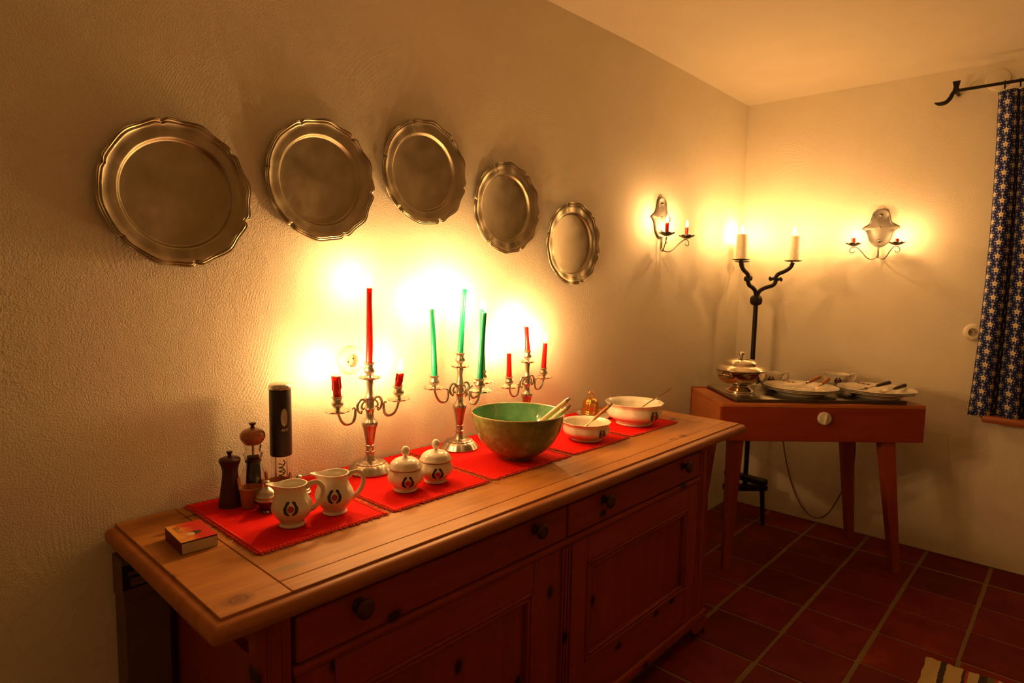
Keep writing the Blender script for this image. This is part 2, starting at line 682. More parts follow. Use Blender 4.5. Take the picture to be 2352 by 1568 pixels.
# ------------------------------------------------------------------ constants of the place
T = .8186                 # sideboard top
H = 2.525
XB, YB = -4.95, -3.95     # far ends of the room behind the camera


def wall_y(x):
    return .006 + .030 * math.exp(-((x + 2.25) / .62) ** 2)


# ------------------------------------------------------------------ room shell
mb = MB()
nx, nz = 60, 12
xs = [XB + (0 - XB) * i / nx for i in range(nx + 1)]
vs = [(x, wall_y(x), H * k / nz) for k in range(nz + 1) for x in xs] + [(x, .20, H * k / nz) for k in range(nz + 1) for x in xs]
fs = []
n1 = (nx + 1) * (nz + 1)
for k in range(nz):
    for i in range(nx):
        a = k * (nx + 1) + i
        fs.append((a, a + 1, a + nx + 2, a + nx + 1))
        fs.append((n1 + a + 1, n1 + a, n1 + a + nx + 1, n1 + a + nx + 2))
mb.add(vs, fs)
o = mb.build('wall_left', 'plaster', fix=False)
struct(o)
struct(MB().box(0, .2, YB, .2, 0, H).build('wall_back', 'plaster', smooth=False))
struct(MB().box(XB - .2, XB, YB, .2, 0, H).build('wall_front', 'plaster', smooth=False))
struct(MB().box(XB - .2, .2, YB - .2, YB, 0, H).build('wall_right', 'plaster', smooth=False))

# ceiling with a soft hollow curve down to the walls
mb = MB()
vs, fs = [], []
gx = [XB + (0 - XB) * i / 40 for i in range(41)]
gy = [YB + (.05 - YB) * i / 40 for i in range(41)]
gx = gx[:-1] + [-.10, -.07, -.045, -.025, -.01, .02]
gy = gy[:-2] + [-.14, -.10, -.07, -.045, -.025, -.01, .02, .06]


def cz(x, y):
    d = min(-x, -y)
    r = .12
    if d < r:
        q = max(0.0, 1 - max(d, 0) / r)
        return H - .022 * q * q
    return H


for y in gy:
    for x in gx:
        vs.append((x, y, cz(x, y)))
W = len(gx)
for j in range(len(gy) - 1):
    for i in range(W - 1):
        a = j * W + i
        fs.append((a, a + W, a + W + 1, a + 1))
mb.add(vs, fs)
mb.box(XB - .2, .2, YB - .2, .2, H + .02, H + .12)
struct(mb.build('ceiling', 'ceiling', fix=False))

# floor: mortar bed with single terracotta tiles
floor = MB().box(XB - .2, .2, YB - .2, .2, -.12, -.004).build('floor', 'grout', smooth=False)
struct(floor)
TP = .28
tile_me = MB().box(-.1360, .1360, -.1318, .1318, -.02, 0, .004, 1).mesh('tile', smooth=False)
tile_me.materials.append(M['tile'])
for ix in range(18):
    for iy in range(15):
        cx = .026 - TP * (ix + .5)
        cy = .011 - .278 * (iy + .5)
        if cx - .13 < XB or cy - .12 < YB:
            continue
        t_ = bpy.data.objects.new('tile', tile_me)
        COL.objects.link(t_)
        t_.parent = floor
        sx = 1.0
        if ix == 0:          # cut tiles along the back wall
            sx = .86
            cx = -.002 - .1360 * sx - .001
        t_.scale = (sx, 1, 1)
        if iy == 0:
            cy -= .002
        t_.location = (cx + random.uniform(-.001, .001) * (ix > 0), cy + random.uniform(-.002, .002) * (iy > 0), random.uniform(-.0015, .0))
        t_.rotation_euler = (random.uniform(-.002, .002), random.uniform(-.002, .002), random.uniform(-.006, .006) * (ix > 0 and iy > 0))

# ------------------------------------------------------------------ window with sill behind the curtain
win = struct(thing('window_1', 'small window with painted frame behind the blue curtain', 'window', (-.002, -1.95, .80)))
del win['category']
del win['label']
fr = MB()
wy0, wy1, wz0, wz1 = -.62, .62, .05, 1.45
fr.box(-.03, 0, wy0, wy0 + .07, wz0, wz1, .004)
fr.box(-.03, 0, wy1 - .07, wy1, wz0, wz1, .004)
fr.box(-.03, 0, wy0, wy1, wz0, wz0 + .07, .004)
fr.box(-.03, 0, wy0, wy1, wz1 - .07, wz1, .004)
fr.box(-.032, 0, -.045, .045, wz0, wz1, .004)
fr.build('window_frame', 'window_white', win)
for sgn in (-1, 1):
    y0, y1 = sorted((sgn * .045, sgn * .55))
    MB().box(-.012, -.006, y0, y1, wz0 + .07, wz1 - .07).build('pane', 'night_glass', win)
MB().box(-.13, -.002, -.66, .655, -.045, -.012, .006, 2).build('window_sill', 'sill', win)

# ------------------------------------------------------------------ sideboard
XL, XR_, YF = -3.496, -1.341, -.586     # raised panel of the top
SBO = (-2.50, -.30, 0)
sb = thing('sideboard', 'long rustic pine sideboard with two drawers and two panelled doors along the left wall', 'sideboard', SBO)
FX0, FX1 = -3.43, -1.60                 # carcass ends
FY = -.585                              # front plane
top = MB().box(-3.520, -1.318, -.612, .002, T - .040, T - .005, .015, 4).build('top', 'pine_edge', sb, SBO)
planks = [(-3.496, -3.3645, -.300, .001), (-3.496, -3.3645, YF, -.3015),
          (-3.363, -1.46, -.150, .001), (-3.363, -1.46, -.345, -.1515), (-3.363, -1.46, -.534, -.3465),
          (-3.363, -1.341, YF, -.5355), (-1.4585, -1.341, -.534, .001)]
for a, b, c, d in planks:
    MB().box(a, b, c, d, T - .008, T, .0012).build('plank', 'pine_top', top, SBO, smooth=False)
car = MB()
car.box(FX0 + .045, FX0 + .066, -.555, -.012, .045, T - .041)
car.box(FX1 - .025, FX1, -.555, -.012, .045, T - .041)
car.box(FX0, FX1, -.555, -.012, .06, .085)
car.box(FX0, FX1, -.025, -.012, .085, T - .041)
car.box(FX0 + .026, FX1 - .026, -.556, -.03, .655, .668)
car.build('carcass', 'pine_front_v', sb, SBO, smooth=False)
for a, b in ((FX0, -3.366), (-1.684, FX1)):
    p = MB().box(a, b, FY, -.54, .05, T - .041, .005, 2)
    p.box(a + .016, a + .020, FY - .004, FY + .004, .1, T - .06, .0015)
    p.box(b - .020, b - .016, FY - .004, FY + .004, .1, T - .06, .0015)
    p.build('corner_post', 'pine_front_v', sb, SBO, smooth=False)
MB().box(-3.366, -1.684, FY + .006, -.54, .765, T - .041).build('top_rail', 'pine_front', sb, SBO, smooth=False)
rl = MB().box(-3.364, -1.686, FY - .006, -.545, .648, .666, .004, 2)
rl.build('drawer_rail', 'pine_front', sb, SBO)
cs = MB().box(-2.552, -2.498, FY + .002, -.55, .1, .646, .003)
for k in range(3):
    cs.box(-2.545 + k * .014, -2.537 + k * .014, FY - .006, FY + .004, .1, .646, .003, 2)
cs.build('centre_stile', 'pine_front_v', sb, SBO)
knob_prof = smooth_prof([(.0, .034), (.012, .034), (.019, .031), (.021, .025), (.015, .019), (.009, .013), (.010, .004), (.016, 0)], 3)
toY = Matrix.Rotation(PI / 2, 4, 'X')   # local z -> -y
for (a, b, k1, k2) in ((-3.356, -2.527, -3.222, -2.668), (-2.519, -1.694, -2.345, -1.835)):
    dr = MB().box(a, b, FY - .001, -.56, .670, .764, .003).build('drawer', 'pine_front', sb, SBO, smooth=False)
    for kx in (k1, k2):
        MB().lathe(knob_prof, 20, None, Matrix.Translation((kx, FY - .001, .738)) @ toY).build('knob', 'dark_wood', dr, SBO)
for (a, b, lw, rw) in ((-3.358, -2.556, .082, .112), (-2.494, -1.692, .076, .082)):
    z0, z1 = .10, .644
    d = MB().box(a + lw - .004, b - rw + .004, FY + .016, FY + .03, .235, .570).build('door', 'pine_front_v', sb, SBO, smooth=False,
                                                                                 label='frame and panel door of knotty pine')
    for (p0, p1) in ((a, a + lw), (b - rw, b)):
        MB().box(p0, p1, FY, FY + .028, z0, z1, .002).build('stile', 'pine_front_v', d, SBO, smooth=False)
    MB().box(a + lw + .0005, b - rw - .0005, FY, FY + .028, .562, z1, .002).build('rail', 'pine_front', d, SBO, smooth=False)
    MB().box(a + lw + .0005, b - rw - .0005, FY, FY + .028, z0, .243, .002).build('rail', 'pine_front', d, SBO, smooth=False)
    x0, x1, zz0, zz1 = a + lw, b - rw, .243, .562
    mo = MB()
    for step, (ins, y) in enumerate(((0, FY - .004), (.012, FY - .002))):
        wd = .010
        mo.box(x0 + ins, x1 - ins, y, y + .02, zz1 - ins - wd, zz1 - ins, .003, 2)
        mo.box(x0 + ins, x1 - ins, y, y + .02, zz0 + ins, zz0 + ins + wd, .003, 2)
        mo.box(x0 + ins, x0 + ins + wd, y, y + .02, zz0 + ins, zz1 - ins, .003, 2)
        mo.box(x1 - ins - wd, x1 - ins, y, y + .02, zz0 + ins, zz1 - ins, .003, 2)
    mo.build('moulding', 'pine_front', d, SBO)
MB().box(FX0 - .008, FX1 + .008, FY - .012, -.54, .060, .098, .006, 2).build('plinth', 'pine_front', sb, SBO)
for sx, ex in ((1, FX0 - .010), (-1, FX1 + .010)):
    poly = [(0, 0), (.055, 0), (.062, .018), (.085, .030), (.095, .024), (.108, .038), (.125, .05), (.125, .062), (0, .062)]
    MB().prism([(ex + sx * x, z) for x, z in poly], .0, .04, Matrix.Translation((0, FY + .026, 0)) @ Matrix.Rotation(PI / 2, 4, 'X')).build('foot', 'pine_front', sb, SBO, smooth=False)
    bx2 = ex + sx * .056
    MB().box(min(bx2, bx2 + sx * .04), max(bx2, bx2 + sx * .04), -.08, -.012, 0, .062).build('foot', 'pine_front', sb, SBO, smooth=False)

# ------------------------------------------------------------------ cartons beside the sideboard
cart = thing('carton', 'narrow dark cardboard carton with black printed panel wedged between sideboard end and wall', 'box', (-3.455, -.040, 0))
MB().box(-.048, .048, -.034, .034, 0, .655, .002).build('lower_body', 'carton', cart, smooth=False)
MB().box(-.051, .045, -.036, .034, .656, .752, .002).build('upper_body', 'carton', cart, smooth=False)
MB().box(-.050, .030, -.0368, -.0362, .684, .742).build('printed_panel', 'carton_ink', cart, smooth=False)
MB().box(-.034, .026, -.0376, -.0370, .690, .708).build('label', 'carton', cart, smooth=False)
MB().box(-.038, .020, -.0376, -.0370, .716, .724).build('label', 'carton', cart, smooth=False)

# ------------------------------------------------------------------ placemats
MAT_T = .0022
mats = [(-3.342, -3.008, 'red cloth placemat under the two cream jugs with frayed edges'),
        (-2.996, -2.648, 'red cloth placemat under the two lidded sugar bowls'),
        (-2.635, -2.262, 'red cloth placemat under the big green bowl'),
        (-2.250, -1.900, 'red cloth placemat under the smaller white bowl'),
        (-1.888, -1.524, 'red cloth placemat under the larger white bowl')]
for mi, (a, b, lab) in enumerate(mats):
    cx = (a + b) / 2
    o = thing('placemat', lab, 'placemat', (cx, -.2, T), 0, 'red placemats in a row')
    hw = (b - a) / 2 - .004
    y0, y1 = -.205 + .008, .2 + wall_y(cx) - .010
    rnd = random.Random(mi)
    ph = [rnd.uniform(0, 6) for _ in range(4)]

    def lift(x, y):
        z = .0009 + .0008 * math.sin(9 * y + ph[0] + 4 * x) * math.sin(13 * x + ph[1])
        z = abs(z)
        if mi == 0:      # the back right corner of the first mat is rucked up
            dd = math.hypot((x - .142) / .042, (y - .10) / .075)
            z += .030 * math.exp(-dd * dd * 1.2)
        return z
    nxm, nym = 34, 40
    v_, f_ = [], []
    for lay in (1, 0):
        for j in range(nym + 1):
            for i in range(nxm + 1):
                x = -hw + 2 * hw * i / nxm
                y = y0 + (y1 - y0) * j / nym
                v_.append((x, y, lift(x, y) + MAT_T * lay))
    Wd = nxm + 1
    N1 = Wd * (nym + 1)
    for j in range(nym):
        for i in range(nxm):
            q = j * Wd + i
            f_.append((q, q + 1, q + Wd + 1, q + Wd))
            f_.append((N1 + q + 1, N1 + q, N1 + q + Wd, N1 + q + Wd + 1))
    for i in range(nxm):
        f_.append((i + 1, i, N1 + i, N1 + i + 1))
        q = nym * Wd + i
        f_.append((q, q + 1, N1 + q + 1, N1 + q))
    for j in range(nym):
        q = j * Wd
        f_.append((q, q + Wd, N1 + q + Wd, N1 + q))
        q = j * Wd + nxm
        f_.append((q + Wd, q, N1 + q, N1 + q + Wd))
    MB().add(v_, f_).build('cloth', 'red_cloth', o, fix=False, ang=60)
    # stitched hem and frayed threads, as one uncountable fringe
    fb = MB()
    hem = MB()
    for side in range(4):
        L_ = 2 * hw if side < 2 else (y1 - y0)
        nn = int(L_ / .0030)
        for k in range(nn):
            s_ = (k + rnd.random()) / nn
            if side == 0:
                p, d_ = Vector((-hw + 2 * hw * s_, y0, 0)), Vector((0, -1, 0))
            elif side == 1:
                p, d_ = Vector((-hw + 2 * hw * s_, y1, 0)), Vector((0, 1, 0))
            elif side == 2:
                p, d_ = Vector((-hw, y0 + (y1 - y0) * s_, 0)), Vector((-1, 0, 0))
            else:
                p, d_ = Vector((hw, y0 + (y1 - y0) * s_, 0)), Vector((1, 0, 0))
            ln = rnd.uniform(.006, .0125) if side != 1 else rnd.uniform(.003, .006)
            t2 = Vector((-d_.y, d_.x, 0)) * rnd.uniform(-.5, .5)
            zb = lift(p.x, p.y) + .0015
            w_ = .0016
            sd = Vector((-d_.y, d_.x, 0)) * w_
            a0 = p + Vector((0, 0, zb))
            tip = p + (d_ + t2).normalized() * ln + Vector((0, 0, max(.0006, zb + rnd.uniform(-.001, .0012))))
            fb.add([a0 - sd, a0 + sd, tip + sd * .5, tip - sd * .5, a0 + Vector((0, 0, .0014))], [(0, 1, 2, 3), (0, 3, 4), (1, 4, 2), (4, 3, 2)])
        # hem: rope of little stitches just inside the edge
        nn = int(L_ / .009)
        for k in range(nn):
            s_ = (k + .5) / nn
            ins = .006
            if side == 0:
                p, d_ = Vector((-hw + 2 * hw * s_, y0 + ins, 0)), Vector((1, .5, 0))
            elif side == 1:
                p, d_ = Vector((-hw + 2 * hw * s_, y1 - ins, 0)), Vector((1, -.5, 0))
            elif side == 2:
                p, d_ = Vector((-hw + ins, y0 + (y1 - y0) * s_, 0)), Vector((.5, 1, 0))
            else:
                p, d_ = Vector((hw - ins, y0 + (y1 - y0) * s_, 0)), Vector((-.5, 1, 0))
            p.z = lift(p.x, p.y) + MAT_T + .0006
            d_ = d_.normalized() * .0045
            hem.tube([p - d_, p, p + d_], [.0008, .0019, .0008], 5)
    fb.build('fringe', 'red_fringe', o, fix=False, kind='stuff')
    hem.build('hem_stitching', 'red_fringe', o, fix=False, kind='stuff')
ZM = T + .0040            # things stand on the mats


# ------------------------------------------------------------------ candles
def candle(name, label, base, height, r0, r1, mat, lean=(0, 0), flame_h=.042, group=None, drip=0, flame_r=.0066):
    """base = point where the candle meets its socket"""
    o = thing(name, label, 'candle', base, 0, group)
    n = 14
    lx, ly = lean
    prof = [(0, -.008), (r0 * .8, -.008), (r0, -.006)] + [(r0 + (r1 - r0) * (i / n), height * i / n) for i in range(n)] + [(r1, height - .002), (r1 * .85, height), (r1 * .5, height - .0025), (0, height - .003)]
    mbx = MB().lathe(prof, 20)
    rnd = random.Random(hash(label) % 999)

    def bend(p):
        t = max(0, p.z / max(height, .03))
        return Vector((p.x + lx * (t * .7 + .3 * t * t), p.y + ly * (t * .7 + .3 * t * t), p.z))
    if drip:
        for k in range(drip):
            a = rnd.uniform(0, 2 * PI)
            zt = height - .001
            zl = height * rnd.uniform(.1, .6)
            pts = [(math.cos(a) * (r1 + (r0 - r1) * (1 - z / height)), math.sin(a) * (r1 + (r0 - r1) * (1 - z / height)), z) for z in [zt + (zl - zt) * i / 5 for i in range(6)]]
            mbx.tube(pts, [.0025, .0028, .0025, .0027, .0035, .002], 6)
    mbx.v = [bend(p) for p in mbx.v]
    mbx.build('wax', mat, o)
    tp = bend(Vector((0, 0, height)))
    MB().tube([tp + Vector((0, 0, -.003)), tp + Vector((.0005, 0, .004)), tp + Vector((.0015, .0005, .009))], [.0011, .0010, .0008], 6).build('wick', 'wick', o)
    fr_ = flame_r
    fp = smooth_prof([(0, .0045), (fr_ * .55, .007), (fr_, flame_h * .33), (fr_ * .82, flame_h * .52), (fr_ * .40, flame_h * .78), (0, flame_h)], 2)
    f = MB().lathe(fp, 8)
    f.v = [p + tp for p in f.v]
    f.build('flame', 'flame', o)
    return o


# ------------------------------------------------------------------ candelabra
def scallop(r, n=12, amt=.05, zamp=.0):
    def fn(th, rr, z, i):
        k = rr / r
        q = abs(math.sin(th * n / 2))
        return rr * (1 - amt * (1 - q) * max(0, k - .3)), z - zamp * (1 - q) * k
    return fn


def pan_mesh(scale=1.0, n=10):
    R_ = .031 * scale
    prof = [(.004, .001), (.010 * scale, -.001), (.020 * scale, -.001), (.027 * scale, .0015), (R_, .0045), (R_ + .0006, .0055), (R_ - .001, .006), (.026 * scale, .0032), (.019 * scale, .0012), (.004, .0035)]

    def fn(th, rr, z, i):
        k = max(0, rr / R_ - .55)
        return rr * (1 + .06 * k * math.cos(n * th)), z + .0035 * k * math.cos(n * th)
    return MB().lathe(prof, 60, fn)


socket_prof = smooth_prof([(.0, .0), (.008, .0005), (.0065, .005), (.0095, .010), (.0155, .017), (.0165, .024), (.0135, .031), (.0125, .034), (.0135, .038), (.0165, .041), (.0172, .043), (.0150, .0435), (.0118, .042), (.0112, .036), (.0, .034)], 4)


def candelabra(name, label, loc, s, arm_dirs, tilt=None, lift_=0.0, centre_plate=.278):
    o = thing(name, label, 'candelabra', loc, 0, 'pewter candelabra on the sideboard')
    # base
    bp = [(0, .002), (.056, .002), (.0655, .0), (.0660, .004), (.063, .008), (.056, .018), (.050, .024), (.046, .026), (.0455, .029), (.041, .031), (.030, .030), (.020, .034), (.015, .042), (.0125, .050), (0, .051)]

    def bfn(th, rr, z, i):
        k = 1 if .044 < rr and i > 1 else (.5 if rr > .03 else 0)
        q = abs(math.sin(th * 7))
        return rr * (1 + .020 * k * (q - .5)), z - .0012 * k * (1 - q)
    MB().lathe([(r * s, z * s) for r, z in bp], 112, bfn).build('base', 'pewter', o, ang=30)
    # fluted stem up to the arm joint
    sp_ = [(.0125, .049), (.0120, .056), (.0150, .058), (.0152, .061), (.0118, .063), (.0112, .074), (.0140, .077), (.0140, .080), (.0118, .082), (.0135, .095), (.0165, .115), (.0195, .132), (.0225, .139), (.0235, .145), (.0225, .151), (.0175, .156), (.0125, .164), (.0108, .175), (.0135, .187), (.0155, .191), (.0135, .194), (.0128, .205), (.0130, .218), (.0158, .221), (.0158, .225), (.0130, .229), (.0098, .240), (.0088, .252), (.0100, .264), (.0115, .272), (.0105, centre_plate), (0, centre_plate + .001)]

    def sfn(th, rr, z, i):
        zz = z / s
        k = 1 if .083 < zz < .157 else 0
        return rr * (1 + .055 * k * (abs(math.cos(th * 6)) - .5)), z
    MB().lathe([(r * s, z * s) for r, z in sp_], 72, sfn).build('stem', 'pewter', o, ang=35)
    spots = {}
    pm = pan_mesh(1.05 * s)
    pm.v = [p + Vector((0, 0, (centre_plate - .001) * s)) for p in pm.v]
    pm.build('drip_pan', 'pewter', o)
    sk = MB().lathe([(r * s, z * s * 1.08 + (centre_plate + .002) * s) for r, z in socket_prof], 28)
    sk.build('socket', 'pewter', o)
    spots['c'] = Vector(loc) + Vector((0, 0, (centre_plate + .002 + .040) * s))
    for key, ang, dz in arm_dirs:
        A = .108 * s
        zc = .206 * s
        # S-scroll arm in its own plane (u outwards, z up)
        main = [(.013, .212), (.024, .222), (.036, .219), (.043, .205), (.040, .190), (.036, .184)]
        c1 = [(.036, .184), (.031, .181), (.028, .186), (.031, .190)]
        back = [(.018, .196), (.023, .192), (.028, .197), (.027, .206), (.019, .214)]
        low = [(.040, .193), (.046, .198), (.050, .193), (.0505, .180), (.056, .164), (.070, .157), (.086, .160), (.098, .173), (.105, .190), (.108, .199)]
        curl = [(.050, .193), (.052, .200), (.057, .202), (.060, .198)]
        ar = MB()
        ca, sa = math.cos(ang), math.sin(ang)

        def tw(L_):
            return smooth_path([(u * s * ca, u * s * sa, z * s + dz * (u / .108)) for u, z in L_], 6)
        for L_, rr in ((main, .0042), (c1, .0030), (back, .0032), (low, .0044), (curl, .0028)):
            P_ = tw(L_)
            nn = len(P_)
            ar.tube(P_, [rr * s * (1 - .25 * abs(2 * i / (nn - 1) - 1)) for i in range(nn)], 8)
        ar.build('arm', 'pewter', o)
        pos = Vector((A * ca, A * sa, .199 * s + dz))
        tl = Matrix.Rotation((tilt or {}).get(key, 0.0), 4, Vector((-sa, ca, 0)))
        MX = Matrix.Translation(pos) @ tl
        pm = pan_mesh(1.18 * s)
        pm.v = [MX @ p for p in pm.v]
        pm.build('drip_pan', 'pewter', o)
        sk = MB().lathe([(r * s, (z + .0025) * s) for r, z in socket_prof], 28, None, MX)
        sk.build('socket', 'pewter', o)
        spots[key] = Vector(loc) + MX @ Vector((0, 0, .041 * s))
    return o, spots


c1l = (-2.845, -.080, ZM)
_, s1 = candelabra('candelabra', 'pewter candelabra with one tall and two stubby red candles beside the wall socket', c1l, 1.0, [('l', PI, -.004), ('r', 0, .004)], {'r': R(-5), 'l': R(2)}, 0, .281)
candle('taper_candle', 'tall red taper candle in the middle of the candelabra beside the wall socket', s1['c'], .226, .0108, .0085, 'red_wax', (.001, .001), .046)
candle('candle_stub', 'melted red candle stub with upright sides on the candelabra arm nearer the wooden mills', s1['l'], .064, .0115, .0105, 'red_wax', (-.003, .001), .042, drip=4)
candle('candle_stub', 'crooked short red candle stub leaning on the candelabra arm towards the green candles', s1['r'], .044, .0110, .0118, 'red_wax', (.006, -.002), .046, drip=4)

c2l = (-2.474, -.072, ZM)
_, s2 = candelabra('candelabra', 'pewter candelabra holding four green taper candles behind the sugar bowls', c2l, 1.0, [('l', R(176), .018), ('f', R(-95), .012), ('r', R(0), .016)], None, 0, .282)
candle('taper_candle', 'tallest green taper candle in the centre socket of the candelabra', s2['c'], .224, .0108, .0080, 'green_wax', (.010, -.008), .040)
candle('taper_candle', 'green taper candle on the candelabra arm pointing towards the wall socket', s2['l'], .224, .0108, .0080, 'green_wax', (-.009, .003), .040)
candle('taper_candle', 'green taper candle on the candelabra arm reaching out over the placemat', s2['f'], .222, .0108, .0080, 'green_wax', (.008, -.008), .040)
candle('taper_candle', 'green taper candle on the candelabra arm pointing towards the red candles', s2['r'], .222, .0108, .0080, 'green_wax', (-.004, .004), .040)

c3l = (-2.095, -.046, ZM)
_, s3 = candelabra('candelabra', 'pewter candelabra with three straight red candles behind the green bowl', c3l, .94, [('l', PI, -.012), ('r', 0, .004)], {'l': R(3), 'r': R(-3)}, 0, .281)
candle('candle', 'tallest red candle in the centre of the candelabra behind the green bowl', s3['c'], .100, .0108, .0086, 'red_wax', (-.006, .004), .042)
candle('candle', 'red candle on the arm of the candelabra behind the green bowl, nearer the green tapers', s3['l'], .094, .0108, .0088, 'red_wax', (-.002, .001), .040)
candle('candle', 'red candle on the arm of the candelabra behind the green bowl, nearer the bell', s3['r'], .104, .0108, .0088, 'red_wax', (.004, -.003), .042)


# ------------------------------------------------------------------ pewter wall plates
def wall_plate(x, z, wd, ht, rot, label, gap=.001):
    Rr = .5
    def fn(th, r, zz, i):
        k = max(0.0, (r - .36) / .14)
        k = min(1, k)
        seg = PI / 3
        ph_ = ((th + seg / 2) % seg) - seg / 2
        t = ph_ / (seg / 2)
        f = 1.0 - .014 + .011 * math.cos(2.2 * PI * t) + .012 * (1 - t * t) - .030 * math.exp(-((1 - abs(t)) / .07) ** 2)
        crease = math.exp(-((1 - abs(t)) / .06) ** 2)
        return r * (1 + (f - 1) * k), zz - .022 * crease * k ** 3 + .010 * k * math.cos(2.2 * PI * t)
    pr = [(0.0005, .0), (.345, .0), (.352, .003), (.360, .016), (.367, .034), (.373, .041), (.380, .0435), (.42, .048), (.452, .052), (.458, .060), (.464, .064), (.469, .062), (.472, .058), (.476, .062), (.481, .067), (.486, .064), (.488, .061), (.492, .066), (.497, .066), (.501, .058), (.497, .049), (.46, .043), (.38, .034), (.366, .024), (.356, .004), (.345, -.008), (.0005, -.008)]
    mb_ = MB().lathe(pr, 180, fn)
    mx = Matrix.Translation((x, wall_y(x) - gap - .0045, z)) @ Matrix.Rotation(R(.6), 4, 'X') @ Matrix.Diagonal((wd, 1, ht, 1)) @ toY @ Matrix.Rotation(rot, 4, 'Z') @ Matrix.Diagonal((1, 1, .29, 1))
    loc = Vector((x, wall_y(x) - gap - .0045, z))
    mb_.v = [mx @ p - loc for p in mb_.v]
    o = mb_.build('pewter_plate', 'plate_pewter', None, ang=50)
    o.location = loc
    tag(o, label, 'plate', 'pewter plates hung on the plaster wall')


wall_plate(-3.336, 1.592, .350, .350, R(12), 'dull pewter wall plate hung above the wooden mills, farthest from the corner')
wall_plate(-2.950, 1.673, .346, .342, R(24), 'pewter wall plate hung above the tall red candle')
wall_plate(-2.561, 1.750, .354, .342, R(20), 'highest pewter wall plate, hung above the green candles')
wall_plate(-2.158, 1.674, .360, .342, R(25), 'pewter wall plate hung above the candelabra behind the green bowl')
wall_plate(-1.755, 1.563, .372, .350, R(18), 'lowest pewter wall plate, hung nearest the wall sconce')


# ------------------------------------------------------------------ wall sockets and blank cover
def wall_socket(loc, axis, label, s=1.0):
    """axis: matrix taking local z to the outward normal"""
    o = thing('wall_socket', label, 'socket', loc, 0)
    pr = [(.020, .010), (.0205, .0135), (.024, .0135), (.034, .012), (.040, .008), (.0435, .003), (.044, 0)]
    MB().lathe([(r * s, z * s) for r, z in pr], 48, None, axis).build('cover', 'ivory', o)
    MB().lathe([(0, .002), (.019, .002), (.0195, .004), (.0203, .012)], 32, None, axis).build('insert', 'socket_dark', o)
    for dx in (-.0095, .0095):
        MB().lathe([(0, .0026), (.0028, .0026), (.0028, .0015)], 10, None, axis @ Matrix.Translation((dx, 0, 0))).build('hole', 'hole', o)
    for dy in (-.0165, .0165):
        MB().box(-.003, .003, dy - .0012, dy + .0012, .002, .008, 0, 1, axis).build('earth_contact', 'chrome', o)
    return o


wall_socket((-2.848, wall_y(-2.848) - .001, 1.149), toY @ Matrix.Rotation(R(28), 4, 'Z'), 'round ivory wall socket behind the red candles')
toX = Matrix.Rotation(-PI / 2, 4, 'Y')     # local z -> -x
wall_socket((-.001, -1.218, 1.186), toX @ Matrix.Rotation(R(90), 4, 'Z'), 'round ivory wall socket beside the blue curtain')
cov = MB().lathe([(0, .008), (.040, .008), (.048, .006), (.050, .003), (.050, 0)], 48, None, toX).build('round_cover', 'plaster')
cov.location = (-.001, -1.226, 2.421)
tag(cov, 'round plaster coloured blank cover high on the wall behind the curtain rod', 'cover')


